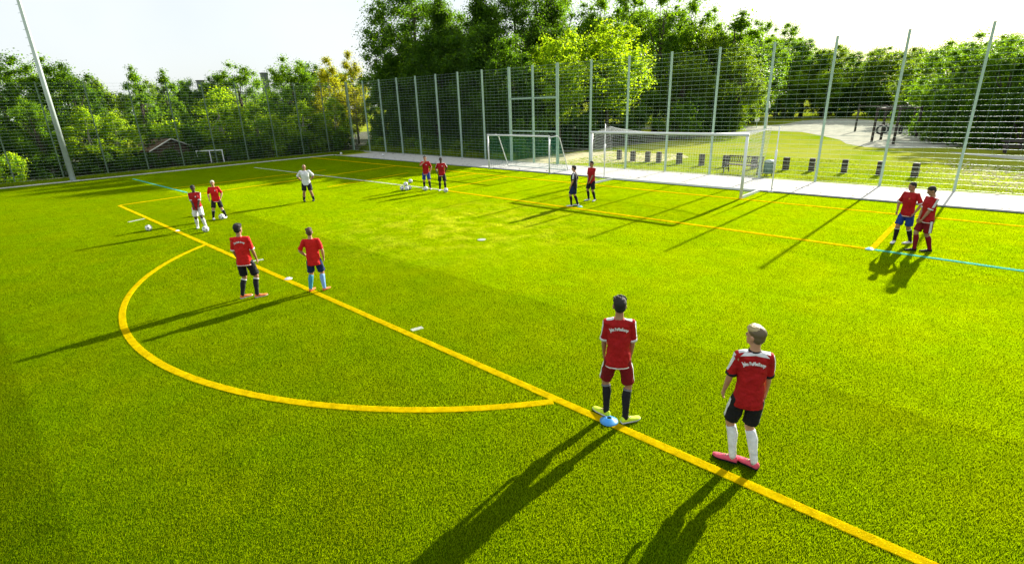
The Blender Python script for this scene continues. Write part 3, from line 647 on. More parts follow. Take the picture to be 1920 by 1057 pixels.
TR = [
 (-45, -17.5, 8.8, 'dark', 1.1, 'dark broad tree at the left edge of the picture', LT),
 (-43, -15.2, 8.4, 'mid', .95, 'leafy tree standing behind the floodlight mast, left side', LT),
 (-41.5, -13.9, 7.9, 'dark', .95, 'dark tree just right of the floodlight mast', LT),
 (-38.6, -13.9, 4.8, 'light', 1.2, 'low bright green tree between mast and touchline fence', LT),
 (-46, -11.4, 7.3, 'cone', 1.0, 'pointed olive tree rising left of the narrow round tree', LT),
 (-38.8, -12.2, 4.4, 'light', 1.2, 'short light green tree close behind the left fence', LT),
 (-39.0, -16.8, 5.4, 'mid', .8, 'dense green tree left of the mast close behind the fence', LT),
 (-40, -19.6, 6.0, 'dark', .9, 'dark tree cut by the left picture edge behind fence', LT),
 (-43, -9.3, 7.9, 'tall', .95, 'narrow dark tree with rounded top above the garden shed, left one', LT),
 (-45, -6.5, 7.8, 'tall', .95, 'narrow tree with rounded top above the garden shed, right one', LT),
 (-52, -2.7, 7.3, 'dark', .8, 'low dark tree in the dip beside the left chimney', LT),
 (-51, -.4, 7.7, 'dark', .8, 'dark tree filling the dip left of the broad bright tree', LT),
 (-51, 2.0, 9.0, 'mid', 1.05, 'broad mid green tree left of the right hand chimneys', LT),
 (-39.2, -4.4, 6.2, 'light', 1.45, 'large bright green loose tree behind the left fence near coach', LT),
 (-38.8, -1.9, 5.0, 'light', 1.4, 'bright green tree right of the large loose one', LT),
 (-45, 5.2, 9.2, 'mid', 1.0, 'tall green tree right of the chimneys', LT),
 (-38.3, -.3, 3.7, 'light', 1.3, 'short light tree over the dark hollow behind the fence', LT),
 (-38.8, 2.8, 4.9, 'light', 1.3, 'light green tree near the field corner behind the fence', LT),
 (-47, 8.6, 8.8, 'dark', .9, 'dark tree peeping behind the yellowish tree', LT),
 (-41.5, 7.4, 9.0, 'yellow', 1.1, 'tall yellowish green tree left of the great dark tree', LT),
 (-43.5, 11.2, 9.9, 'yellow', .9, 'feathery yellow green tree touching the great dark tree', LT),
 (-38.6, 5.9, 5.2, 'light', 1.2, 'bushy light tree in the corner behind both fences', LT),
 (-58, -22, 8.5, 'far2', 1, 'distant tree beyond the left picture edge', LT),
 (-57, -12, 7.4, 'far2', 1, 'distant olive tree behind the narrow round trees', LT),
 (-60, -5, 7.5, 'far2', 1, 'distant olive tree behind the dip in the left skyline', LT),
 (-62, 15, 8.5, 'far2', 1.1, 'distant olive tree behind the yellowish trees', LT),
 (-33.2, 12.5, 14.6, 'big', 1.12, 'great dark spreading tree, tallest at the left of the back fence', BT),
 (-37.5, 14.5, 11.0, 'big2', .9, 'dark tree under the left flank of the great spreading tree', BT),
 (-28, 11.5, 13.0, 'big2', .85, 'dark tree at the right flank of the great spreading tree', BT),
 (-25.0, 13.5, 13.2, 'big2', .9, 'tall dark tree behind the fence left of the gate', BT),
 (-24.6, 17.5, 14.2, 'big', .8, 'tall dark tree directly above the gate', BT),
 (-22.8, 20.5, 13.4, 'big2', 1.0, 'tall dark tree behind the bright maples', BT),
 (-22.8, 10.5, 9.4, 'big2', .85, 'lower dark tree pressed against the fence left of the gate', BT),
 (-30.5, 9.2, 7.0, 'dark', 1.0, 'low dark tree against the back fence near the field corner', BT),
 (-26.3, 8.8, 6.0, 'dark', .95, 'low dark tree against the back fence below the great tree', BT),
 (-19.6, 9.6, 6.2, 'dark', .9, 'low dark tree against the fence just left of the gate', BT),
 (-31.5, 10.5, 9.6, 'dark', 1.25, 'dark tree filling the shade below the great tree, left', BT),
 (-27.6, 10.8, 10.0, 'dark', 1.2, 'dark tree filling the shade below the great tree, right', BT),
 (-23.8, 12.2, 10.4, 'dark', 1.15, 'dark tree under the tall trees left of the gate', BT),
 (-19.9, 11.6, 9.0, 'dark', 1.1, 'dark tree under the tall trees just left of the gate', BT),
 (-34.8, 9.0, 6.0, 'mid', 1.0, 'mid green tree behind the corner post of the fence', BT),
 (-16.6, 14.0, 9.6, 'maple', .95, 'bright green maple behind the right side of the gate', BT),
 (-16.9, 21.5, 10.8, 'maple', 1.3, 'larger bright green maple above the left post of the large goal', BT),
 (-20.3, 24.0, 9.0, 'big2', 1.0, 'dark tree filling the gap between gate and maples', BT),
 (-36.5, 40, 17.6, 'far', 1.0, 'very tall far tree closing the skyline above the bright maple', PT),
 (-32.0, 43, 17.2, 'far', 1.0, 'very tall far tree between the two bright maples', PT),
 (-27, 42, 16.6, 'far', 1.0, 'very tall far tree behind the larger maple', PT),
 (-21, 38, 15.6, 'far', .95, 'very tall far tree right of the larger maple', PT),
 (-19.3, 43, 15.0, 'far', .9, 'tall far tree where the skyline starts to fall', PT),
 (-16, 41, 11.2, 'far2', 1.05, 'olive tree on the falling skyline right of the tall trees', PT),
 (-14, 44, 13.0, 'tall', 1.6, 'slim high topped tree on the falling skyline', PT),
 (-18.2, 62, 13.6, 'far', .9, 'mid green tree on the falling skyline above the goal', PT),
 (-19.6, 77, 14.4, 'far', 1.0, 'far tree behind the slope of the skyline', PT),
 (-16, 78, 12, 'far', 1.1, 'rounded far tree above the right post of the large goal', PT),
 (-12.9, 78, 10.7, 'far2', 1.1, 'olive tree above the far path', PT),
 (-9.1, 79, 9.6, 'far', 1.3, 'far tree in the middle of the gap above the path', PT),
 (-5.7, 78, 9.8, 'far2', 1.3, 'far tree over the playground frame, left one', PT),
 (-2.8, 76, 9.4, 'far2', 1.3, 'far tree over the playground frame, right one', PT),
 (2.4, 60, 8.6, 'far2', 1.3, 'green tree left of the right hand hedge mass', PT),
 (6.2, 40, 7.9, 'mid', 1.25, 'green tree in the right hand tree mass, farthest left', PT),
 (8.4, 34, 7.9, 'mid', 1.2, 'green tree with highest top in the right hand mass', PT),
 (10.2, 30.5, 7.2, 'mid', 1.1, 'green tree at the right picture edge, nearer one', PT),
 (12.6, 30, 7.6, 'dark', 1.2, 'dark tree just outside the right picture edge', PT),
 (9.0, 38, 7.6, 'dark', 1.2, 'dark tree behind the right hand mass', PT),
 (-16.3, 74, 8.2, 'maple', 1.3, 'bright low tree left of the far path bend', PT),
 (-11.6, 74, 7.6, 'maple', 1.4, 'bright low tree behind the park lamp, right of it', PT),
 (-11.3, 37.5, 8.6, 'far2', 1.0, 'leaning olive tree left of the park lamp', PT),
 (-15.5, 34, 8.2, 'far2', 1.1, 'broad olive tree behind the left half of the large goal', PT),
 (-19.5, 30, 9.5, 'far', 1.0, 'dense green tree behind the maples at the lawn edge', PT),
 (-17, 57, 9, 'dark', 1.5, 'dark tree behind the park lamp', PT),
]
for i, (x, y, h) in enumerate([(-62, -24, 7.6), (-61, -17, 7.8), (-61, -9, 7.4), (-60, -1, 7.5), (-60, 3, 7.6), (-60, 11, 8.3), (-58, 18, 9), (-50, 22, 10), (-44, 26, 11), (-38, 24, 10.5), (-33, 27, 10.5)]):
    TR.append((x, y, h, ('far2', 'far')[i % 2], 1.25, 'backmost tree %s' % ['far beyond the left edge', 'beyond the mast', 'behind the narrow round trees', 'behind the left chimney', 'between the chimneys', 'behind the yellowish trees', 'beyond the field corner', 'behind the left flank of the great dark tree', 'behind the crown of the great dark tree', 'behind the right flank of the great dark tree', 'seen low between trunks left of the gate'][i], LT))
for i, (x, y, h) in enumerate([(-36, 62, 15), (-29, 60, 14), (-24, 66, 13), (-26, 82, 14), (-21, 86, 13), (-14, 88, 11), (-8, 90, 10.6), (-2, 88, 10), (3, 78, 9.6), (9, 62, 9), (12, 52, 8.4), (14, 44, 8.2), (15, 38, 8)]):
    TR.append((x, y, h, ('far', 'far2')[i % 2], 1.35, 'backmost tree beyond the park, %s' % ['behind the gate', 'left of the larger maple top', 'behind the larger maple', 'behind the tallest trees', 'over the left half of the large goal', 'over the middle of the large goal', 'over the right post of the large goal', 'above the bend of the path', 'above the path', 'above the playground frame', 'left in the right hand mass', 'middle of the right hand mass', 'right in the right hand mass'][i], PT))
for x, y, h, ty, sc, lb, gr in TR: tree(x, y, h, ty, sc, lb, gr)

# shrubs: labelled one by one
def shrub_type(seed, leaf, n=5200, size=.095):
    cm, C_ = crown_mesh('foliage', 1.0, .75, -.15, 26, n, size, LEAF[leaf], 'round', seed)
    mb = MB()
    for c in C_[:7]: mb.tube([(0, 0, 0), tuple(c)], [.03, .008], 4)
    st = mb.mesh('stems'); st.materials.append(M_bark); return cm, st
SH = {'d': shrub_type(31, 'dark'), 'm': shrub_type(32, 'mid'), 'l': shrub_type(33, 'light'), 'o': shrub_type(34, 'olive')}
def shrub(x, y, s_, hz, ty, label, group):
    cm, st = SH[ty]; o = empty('shrub', (x, y, 0), random.uniform(0, 6.28), label, 'shrub', group); o.scale = (s_, s_, s_ * hz)
    link('stems', st, None, o); link('foliage', cm, None, o)
HG = 'shrubs at the foot of the fences'
for i in range(17):
    y = -20 + i * 1.55
    ty = 'dddmdmdddlmdlmdlm'[i]
    where = ['left picture edge', 'left of the mast', 'behind the mast foot', 'right of the mast foot', 'right of the mast', 'left of the shed', 'in front of the shed, left part', 'in front of the shed, middle', 'in front of the shed, right part', 'by the white railing', 'right of the white railing', 'above the coach, far left', 'above the coach, left', 'above the coach', 'above the coach, right', 'near the field corner', 'at the field corner'][i]
    shrub(-37.4 - random.uniform(0, 1), y, random.uniform(.85, 1.25) * (.92 if i in (6, 7, 8) else 1), random.uniform(.8, 1.15), ty, 'low %s shrub behind the left fence, %s' % ({'d': 'dark green', 'm': 'mid green', 'l': 'bright green', 'o': 'olive'}[ty], where), HG)
for i in range(14):
    x = -34.3 + i * 1.42
    ty = 'mlmddomddomddm'[i]
    where = ['in the field corner', 'right of the corner', 'third from the corner', 'fourth from the corner', 'fifth from the corner', 'sixth from the corner', 'seventh from the corner', 'above the pair of boys, left', 'above the pair of boys', 'above the pair of boys, right', 'left of the small goal', 'behind the left post of the small goal', 'left of the gate', 'nearest the gate'][i]
    shrub(x, 7.0 + random.uniform(0, .6), random.uniform(.8, 1.15), random.uniform(.8, 1.2), ty, 'low %s shrub behind the back fence, %s' % ({'d': 'dark green', 'm': 'mid green', 'l': 'bright green', 'o': 'olive'}[ty], where), HG)
k_i = 0
for (xs, ys, st, ty) in (((-36, -16), (9.8, 9.8), 8, 'd'), ((-40.5, -40.5), (-19, 7), 9, 'd'), ((-34, -17), (13, 17), 7, 'd')):
    for i in range(st):
        t = i / (st - 1); k_i += 1
        shrub(xs[0] + (xs[1] - xs[0]) * t, ys[0] + (ys[1] - ys[0]) * t, random.uniform(1.6, 2.1), random.uniform(.9, 1.2), ty, 'large dark bush, %s, %s' % ({8: 'thicket behind the back fence', 9: 'thicket behind the left fence', 7: 'deep thicket under the tall trees'}[st], ['first', 'second', 'third', 'fourth', 'fifth', 'sixth', 'seventh', 'eighth', 'ninth'][i] + ' from the left'), 'large bushes in the thicket')
HB = 'bushes along the far edge of the park lawn'
for i, (x, y, s_, ty, where) in enumerate([(-42.2, -8.0, 2.3, 'l', 'arching over the shed roof'), (-40.2, -5.2, 1.5, 'l', 'right of the shed roof'), (-36.9, -19.2, 1.25, 'l', 'at the left picture edge by the path'),
      (-16.0, 24, 2.2, 'd', 'under the larger maple'), (-13.5, 28, 2.2, 'm', 'behind the goal net, left'), (-13.8, 33, 2.6, 'd', 'behind the goal net, middle'), (-12.6, 37, 2.6, 'd', 'behind the goal net, right'), (-18.5, 19, 2.0, 'd', 'between the two maples'),
      (-17.5, 72, 2.6, 'm', 'beyond the path, left'), (-9.5, 78, 3.0, 'm', 'beyond the path, middle'), (-3.5, 74, 3.0, 'd', 'beyond the path, right'), (3.4, 50, 3.0, 'd', 'left end of the right hedge'), (6.0, 38.5, 2.4, 'd', 'second in the right hedge'), (7.9, 31.6, 2.6, 'd', 'third in the right hedge'), (9.6, 28.6, 2.4, 'd', 'fourth in the right hedge'), (11.6, 27.2, 2.6, 'd', 'right end of the right hedge'), (13.6, 27, 2.6, 'd', 'just past the right picture edge'), (6.7, 29.8, .8, 'm', 'small, beside the playground posts')]):
    shrub(x, y, s_, 1.1, ty, '%s bush %s' % ({'d': 'dense dark', 'm': 'mid green', 'l': 'bright green'}[ty], where), HB)
# rough grass along the fence feet and on the park lawn
def tufts(name, area, n, h, m, label, z=-.02):
    P = []
    while len(P) < n:
        x, y = random.uniform(area[0], area[1]), area[2] + (area[3] - area[2]) * random.random() ** 1.7; P.append((x, y))
    P = np.array(P); g_ = np.random.default_rng(5); nb_ = 5; P = np.repeat(P, nb_, 0) + g_.normal(0, .05, (n * nb_, 2)); m_ = len(P)
    a = g_.uniform(0, 6.28, m_); hh = h * g_.uniform(.4, 1.2, m_); w = .018
    V = np.stack([np.c_[P[:, 0] - np.cos(a) * w, P[:, 1] - np.sin(a) * w, np.full(m_, z)], np.c_[P[:, 0] + np.cos(a) * w, P[:, 1] + np.sin(a) * w, np.full(m_, z)], np.c_[P + g_.normal(0, .3, (m_, 2)) * hh[:, None], hh]], 1).reshape(-1, 3)
    me_ = np_mesh(name, V, np.arange(m_ * 3).reshape(-1, 3), 3); me_.materials.append(m); tag(link(name, me_), label, 'grass', kind='stuff')
M_tuft = mat('tuft_grass', (.13, .22, .003), .6, spec=.1, noise=(.5, .3), trans=((.34, .42, .01), .5), island=.3)
tufts('verge_grass', (-35.5, -33.4, -22, 5.6), 9000, .16, M_tuft, 'rough grass growing between the touchline kerb and the left fence')
tufts('lawn_grass', (-11.5, 14, 6.0, 16), 9000, .04, M_tuft, 'short grass of the park lawn behind the back fence')
tufts('woodland_grass', (-35, -15, 6.1, 9), 7000, .5, M_tuft, 'tall weeds along the foot of the back fence')

# ------------------------------------------------------------ balls and marker cones
def ball_mesh():
    bm = bmesh.new(); bmesh.ops.create_icosphere(bm, subdivisions=3, radius=.11)
    ico = bmesh.new(); bmesh.ops.create_icosphere(ico, subdivisions=1, radius=1); dirs = [v.co.normalized() for v in ico.verts]; ico.free()
    for f in bm.faces:
        c = f.calc_center_median().normalized(); f.smooth = True
        if max(c.dot(d) for d in dirs) > .955: f.material_index = 1
    me_ = bpy.data.meshes.new('football'); bm.to_mesh(me_); bm.free()
    me_.materials.append(mat('ball_white', (.82, .84, .84), .35)); me_.materials.append(mat('ball_grey', (.22, .23, .25), .4)); return me_
bme = ball_mesh(); BZ = .115
for x, y, z, lb in ((-11.0, -17.2, BZ, 'white football alone on the turf left of the penalty line'), (-8.93, -15.95, BZ, 'white football at the feet of the boy in white shorts'), (-10.85, -14.75, BZ, 'white football at the feet of the blond boy by the penalty line'),
    (-12.55, -15.2, BZ, 'white football behind the boy in white shorts'), (-10.62, -6.35, BZ, 'white football in the group beside the pair of boys, nearest'), (-10.45, -6.02, BZ, 'white football in the group, right of the nearest'), (-10.3, -6.3, BZ, 'white football in the group, closest to the boy in blue shorts'),
    (-10.58, -6.14, .285, 'white football resting on top of the group of balls'), (-12.3, -4.6, BZ, 'white football set back behind the group of balls'), (-9.42, -5.8, BZ, 'white football at the feet of the boy in blue shorts'), (-8.15, -5.58, BZ, 'white football right of the boy in black shorts'),
    (-27.1, 3.5, .145, 'white football lying on the pavement behind the goal line'), (-32.6, 2.75, .12, 'white football in the far field corner')):
    o = link('football', bme); o.location = (x, y, z); o.rotation_euler = (random.uniform(0, 6), random.uniform(0, 6), 0); tag(o, lb, 'football', 'footballs on the pitch')
def cone(x, y, c, lb, s_=1):
    mb = MB(); n = 20; prof = [(.145, .0), (.145, .008), (.118, .014), (.045, .065), (.036, .065), (.108, .010)]
    V = [(r_ * math.cos(2 * PI * k / n), r_ * math.sin(2 * PI * k / n), z + .02) for r_, z in prof for k in range(n)]
    F = [(i * n + k, i * n + (k + 1) % n, (i + 1) * n + (k + 1) % n, (i + 1) * n + k) for i in range(len(prof) - 1) for k in range(n)]
    mb.add(V, F); o = mb.build('marker_cone', c, None, True); o.location = (x, y, 0); o.scale = (s_,) * 3; tag(o, lb, 'cone', 'marker cones on the pitch lines')
M_cb = mat('blue_cone', (.06, .34, .75), .35, trans=((.1, .4, .8), .3)); M_cw = mat('white_cone', (.7, .72, .8), .35); M_cc = mat('cyan_cone', (.3, .65, .72), .35)
cone(8.20, -16.52, M_cb, 'blue marker cone between the feet of the boy on the penalty line', .82)
cone(-1.24, -16.5, M_cw, 'pale marker cone on the penalty line left of the boy in blue socks', .66)
cone(-10.05, -16.55, M_cw, 'pale marker cone on the penalty line near the lone football', .55)
cone(9.08, -5.42, M_cc, 'pale cyan marker cone at the corner of the goal area', .75)
cone(-.72, -4.93, M_cc, 'small marker cone beside the boy in black', .7)

# ------------------------------------------------------------ people
SK = {'fair': mat('skin_fair', (.52, .27, .16), .5, trans=((.6, .2, .1), .08)), 'tan': mat('skin_tan', (.36, .18, .10), .5), 'dark': mat('skin_dark', (.06, .032, .022), .5)}
HAIR = {'black': mat('hair_black', (.012, .009, .007), .75, bump=(90, .8, .01)), 'brown': mat('hair_brown', (.085, .045, .018), .7, bump=(90, .8, .01)), 'blond': mat('hair_blond', (.42, .33, .16), .5, bump=(90, .8, .01)), 'white': mat('hair_pale', (.62, .56, .42), .5, bump=(90, .8, .01)), 'grey': mat('hair_grey', (.40, .36, .30), .5, bump=(90, .8, .01)),
        'under': mat('hair_cropped', (.12, .085, .04), .55, bump=(120, .6, .005))}
def cloth(n, c, t=.12): return mat('cloth_' + n, c, .75, noise=(14, .12), bump=(18, .6, .03), trans=(c, t), spec=.25)
CL = {'red': cloth('red', (.42, .008, .010)), 'bright': cloth('bright_red', (.62, .012, .010)), 'dred': cloth('dark_red', (.20, .006, .012)), 'black': cloth('black', (.012, .012, .016)), 'blue': cloth('blue', (.015, .05, .26)), 'navy': cloth('navy', (.012, .025, .10)),
      'white': cloth('white', (.78, .79, .80)), 'teal': cloth('teal', (.05, .30, .42)), 'lime': cloth('lime', (.60, .80, .04)), 'pink': cloth('pink', (.75, .10, .16)), 'orange': cloth('orange', (.80, .20, .05)), 'lit_blue': cloth('sunlit_blue', (.22, .42, .75)), 'grey': cloth('grey', (.2, .2, .22))}
DG = None
def remesh(mb, voxel, name, smooth_it=2, disp=0.):
    me_ = mb.mesh(name); o = bpy.data.objects.new('tmp', me_); COL.objects.link(o)
    m = o.modifiers.new('r', 'REMESH'); m.mode = 'VOXEL'; m.voxel_size = voxel; m.use_smooth_shade = True
    if smooth_it:
        s_ = o.modifiers.new('s', 'SMOOTH'); s_.factor = .5; s_.iterations = smooth_it
    if disp:
        t = bpy.data.textures.get('folds') or bpy.data.textures.new('folds', 'CLOUDS'); t.noise_scale = .09; t.noise_depth = 2
        d = o.modifiers.new('d', 'DISPLACE'); d.texture = t; d.strength = disp; d.mid_level = .5; d.texture_coords = 'GLOBAL'
    dg = bpy.context.evaluated_depsgraph_get(); out = bpy.data.meshes.new_from_object(o.evaluated_get(dg)); out.name = name
    bpy.data.objects.remove(o); out.polygons.foreach_set('use_smooth', [True] * len(out.polygons)); return out
def bvh(me_): return BVHTree.FromPolygons([v.co for v in me_.vertices], [tuple(p.vertices) for p in me_.polygons])
def ik(a, c, l1, l2, pole):
    a, c = Vector(a), Vector(c); d = c - a; L = min(d.length, (l1 + l2) * .999); d.normalize(); x = (l1 * l1 - l2 * l2 + L * L) / (2 * L); h = math.sqrt(max(0, l1 * l1 - x * x))
    p = Vector(pole); p = (p - d * p.dot(d)).normalized(); return a + d * x + p * h, a + d * L
def loft_ell(mb, secs, n=20):
    """secs: list of (centre, rx, ry) stacked along z with superellipse-ish section"""
    V = []
    for c, rx, ry in secs:
        for k in range(n):
            a = 2 * PI * k / n; ca, sa = math.cos(a), math.sin(a)
            V.append(Vector(c) + Vector((rx * math.copysign(abs(ca) ** .85, ca), ry * math.copysign(abs(sa) ** .85, sa), 0)))
    F = []
    for i in range(len(secs) - 1):
        for k in range(n):
            a, b = i * n + k, i * n + (k + 1) % n; F.append((a, b, b + n, a + n))
    F += [tuple(range(n - 1, -1, -1)), tuple((len(secs) - 1) * n + k for k in range(n))]
    mb.add(V, F)
def ball_joint(mb, p, r_): mb.ell(p, (r_,) * 3, 10, 8)
def person(pos, heading, H, feet, label, group=None, skin='tan', hair='black', shirt='red', shorts='black', socks='black', shoes='white', head=(0, 0), hands=None, cuffs=None, stripe=None, collar=None, hem=None, sidestripe=None, text=False, sockband=None, build=1.0, sockR=None, voxel=.011, stance=.0, hairstyle='short', lean=0., toes=None, bald=False, yoke=False, crest=False, sockheight=1.0, sleeve=None, shirtlen=1.0):
    """pos = world x,y of the body; heading = degrees the chest faces; feet = world positions of left and right foot;
    hands = local wrist targets and elbow poles in body heights"""
    yaw = R(heading - 90); root = empty('person', (pos[0], pos[1], .012), yaw, label, 'person', group)
    s = H / 1.70; Ri = Matrix.Rotation(-yaw, 3, 'Z')
    fl_ = [Ri @ Vector((f[0] - pos[0], f[1] - pos[1], 0)) for f in feet]
    fl_.sort(key=lambda v: v.x)           # fl_[0] = left (-x), fl_[1] = right (+x)
    for i_, sg2 in ((0, -1), (1, 1)):
        if fl_[i_].x * sg2 < .055 * s: fl_[i_].x = sg2 * .055 * s
    mid = (fl_[0] + fl_[1]) / 2; mid.x += lean
    if toes is None: toes = (heading + 18, heading - 18)
    td = [Ri @ Vector((math.cos(R(t)), math.sin(R(t)), 0)) for t in toes]
    spread = (fl_[1] - fl_[0]).length
    hipz = (.90 - max(0, spread - .35) * .25) * s
    pel = Vector((mid.x, mid.y, hipz)); chest = pel + Vector((0, .015 * s, .34 * s)); neckb = pel + Vector((0, -.005, .53 * s))
    hips = [pel + Vector((-.080 * s * build, 0, -.02 * s)), pel + Vector((.080 * s * build, 0, -.02 * s))]
    sh_ = [pel + Vector((-.165 * s * build, -.01, .475 * s)), pel + Vector((.165 * s * build, -.01, .475 * s))]
    knees, ankles = [], []
    for i_ in (0, 1):
        an = fl_[i_] + Vector((0, 0, .085 * s)) - td[i_] * .03 * s
        kn, an2 = ik(hips[i_], an, .425 * s, .40 * s, td[i_] + Vector((0, 1, .2))); knees.append(kn); ankles.append(an)
    b = MB(); B = build
    # torso, neck
    loft_ell(b, [(pel + Vector((0, 0, -.10 * s)), .10 * s * B, .085 * s * B), (pel + Vector((0, 0, -.03 * s)), .145 * s * B, .105 * s * B), (pel + Vector((0, 0, .06 * s)), .140 * s * B, .10 * s * B), (pel + Vector((0, 0, .17 * s)), .122 * s * B, .088 * s * B), (chest, .148 * s * B, .102 * s * B), (pel + Vector((0, 0, .44 * s)), .155 * s * B, .085 * s * B), (pel + Vector((0, -.01, .50 * s)), .10 * s * B, .06 * s * B), (pel + Vector((0, -.01, .53 * s)), .055 * s, .05 * s)])
    hy, hp = R(head[0]), R(head[1])
    hrot = Matrix.Rotation(hy, 3, 'Z') @ Matrix.Rotation(-hp, 3, 'X')
    hc = neckb + Vector((0, .0, .075 * s)) + hrot @ Vector((0, .018 * s, .085 * s))
    b.tube([neckb + Vector((0, -.012 * s, -.05 * s)), neckb + Vector((0, -.004, .03 * s)), hc + hrot @ Vector((0, -.02 * s, -.06 * s))], [.062 * s, .052 * s, .05 * s], 12)
    b.ell(hc + hrot @ Vector((0, -.008 * s, .022 * s)), (.074 * s, .092 * s, .088 * s), 18, 12, rot=hrot)
    b.ell(hc + hrot @ Vector((0, .018 * s, -.045 * s)), (.056 * s, .066 * s, .068 * s), 16, 10, rot=hrot)
    b.ell(hc + hrot @ Vector((0, .088 * s, -.012 * s)), (.013 * s, .018 * s, .026 * s), 8, 6, rot=hrot)
    b.ell(hc + hrot @ Vector((0, .060 * s, -.088 * s)), (.026 * s, .022 * s, .02 * s), 8, 6, rot=hrot)
    for sx in (-1, 1): b.ell(hc + hrot @ Vector((sx * .076 * s, -.008 * s, -.012 * s)), (.012 * s, .022 * s, .033 * s), 8, 6, rot=hrot)
    # legs
    for i_ in (0, 1):
        h0, k0, a0 = hips[i_], knees[i_], ankles[i_]
        back = -td[i_]
        b.tube([h0 + Vector((0, 0, .04 * s)), h0, h0.lerp(k0, .35), h0.lerp(k0, .8), k0, k0.lerp(a0, .12) + back * .008 * s, k0.lerp(a0, .33) + back * .018 * s, k0.lerp(a0, .7) + back * .006 * s, a0, a0 + Vector((0, 0, -.05 * s))], [r_ * s * B for r_ in (.066, .078, .076, .060, .056, .053, .058, .042, .036, .038)], 12)
        b.ell(a0 + td[i_] * .06 * s + Vector((0, 0, -.045 * s)), (.04 * s, .04 * s, .035 * s), 8, 6)
    # arms and hands
    wr = []
    if hands is None: hands = (((-.235, .06, .02), (-.6, -1, 0)), ((.235, .06, .02), (.6, -1, 0)))
    elb = []
    for i_, sx in ((0, -1), (1, 1)):
        tgt, pole = hands[i_]; T = pel + Vector(tgt) * s
        e, w_ = ik(sh_[i_], T, .285 * s, .245 * s, pole); elb.append(e); wr.append(w_)
        b.tube([sh_[i_] + Vector((-sx * .04 * s, 0, .0)), sh_[i_], sh_[i_].lerp(e, .3), sh_[i_].lerp(e, .85), e, e.lerp(w_, .25), e.lerp(w_, .8), w_], [r_ * s * B for r_ in (.04, .050, .047, .038, .036, .040, .028, .025)], 10)
        d = (w_ - e).normalized()
        inw = Vector((-sx, .25, 0)); inw = (inw - d * inw.dot(d)).normalized(); fw = d.cross(inw).normalized()
        # palm normal points inward, fingers spread along fw
        for k in range(5):
            q0 = w_ + d * (.012 + .018 * k) * s; b.ell(q0, (.016 * s, .016 * s, .016 * s), 6, 4)
        for k, (off, L) in enumerate(((-.027, .062), (-.009, .074), (.009, .070), (.026, .056))):
            p0 = w_ + d * .055 * s + fw * off * s * .7; p1 = w_ + d * .088 * s + fw * off * s
            p2 = p1 + (d * .9 + inw * .35).normalized() * L * .5 * s; p3 = p2 + (d * .6 + inw * .8).normalized() * L * .45 * s
            b.tube([w_ + d * .01 * s, p0, p1, p2, p3], [.018 * s, .0145 * s, .0098 * s, .0088 * s, .007 * s], 6)
        thd = fw * (1 if (fw.y > 0) else -1)
        b.tube([w_ + d * .015 * s, w_ + d * .045 * s + thd * .028 * s + inw * .01 * s, w_ + d * .078 * s + thd * .040 * s + inw * .018 * s], [.016 * s, .012 * s, .009 * s], 6)
    body = link('body', remesh(b, voxel * .82, 'body', 2), SK[skin], root)
    # face
    for sx in (-1, 1):
        e = MB(); e.ell(hc + hrot @ Vector((sx * .029 * s, .078 * s, .010 * s)), (.011 * s, .008 * s, .007 * s), 8, 6, rot=hrot); e.build('eye', HAIR['black'], root, True)
    e = MB(); e.ell(hc + hrot @ Vector((0, .079 * s, -.052 * s)), (.022 * s, .007 * s, .006 * s), 8, 6, rot=hrot); e.build('mouth', mat('lips', (.35, .10, .08), .5), root, True)
    # hair
    hb = MB()
    if bald:
        hb.ell(hc + hrot @ Vector((0, -.03 * s, -.005 * s)), (.0775 * s, .078 * s, .052 * s), 16, 10, rot=hrot)
    else:
        hb.ell(hc + hrot @ Vector((0, -.020 * s, .040 * s)), (.080 * s, .094 * s, .082 * s), 18, 12, rot=hrot)
        hb.ell(hc + hrot @ Vector((0, -.040 * s, -.005 * s)), (.074 * s, .066 * s, .075 * s), 16, 10, rot=hrot)
        g_ = random.Random(int(pos[0] * 100))
        for k in range(50 if hairstyle != 'tuft' else 80):
            a = g_.uniform(0, 2 * PI); rr = g_.uniform(0, .07) * s; up_ = .108 * s - rr * rr * 9
            p0 = hc + hrot @ Vector((math.cos(a) * rr, math.sin(a) * rr - .012 * s, up_ - .02 * s)); ln = .034 * s if hairstyle != 'tuft' else .056 * s
            hb.tube([p0, p0 + hrot @ Vector((math.cos(a) * ln * .5, math.sin(a) * ln * .5 + ln * .3, ln * .75))], [.013 * s, .004 * s], 5)
    ho = link('hair', remesh(hb, voxel * .75, 'hair', 1), HAIR['under'] if hairstyle == 'under' else HAIR[hair], root)
    if hairstyle == 'under':
        hb = MB(); hb.ell(hc + hrot @ Vector((0, .002 * s, .075 * s)), (.073 * s, .095 * s, .050 * s), 16, 10, rot=hrot)
        for k in range(40):
            a = random.uniform(0, 2 * PI); rr = random.uniform(0, .06) * s; p0 = hc + hrot @ Vector((math.cos(a) * rr, math.sin(a) * rr, .10 * s)); hb.tube([p0, p0 + hrot @ Vector((-.01 * s, .02 * s, .022 * s))], [.014 * s, .004 * s], 5)
        link('top_hair', remesh(hb, voxel * .75, 'top_hair', 1), HAIR[hair], root)
    # shirt
    t = MB(); hz = -.135 * shirtlen * s
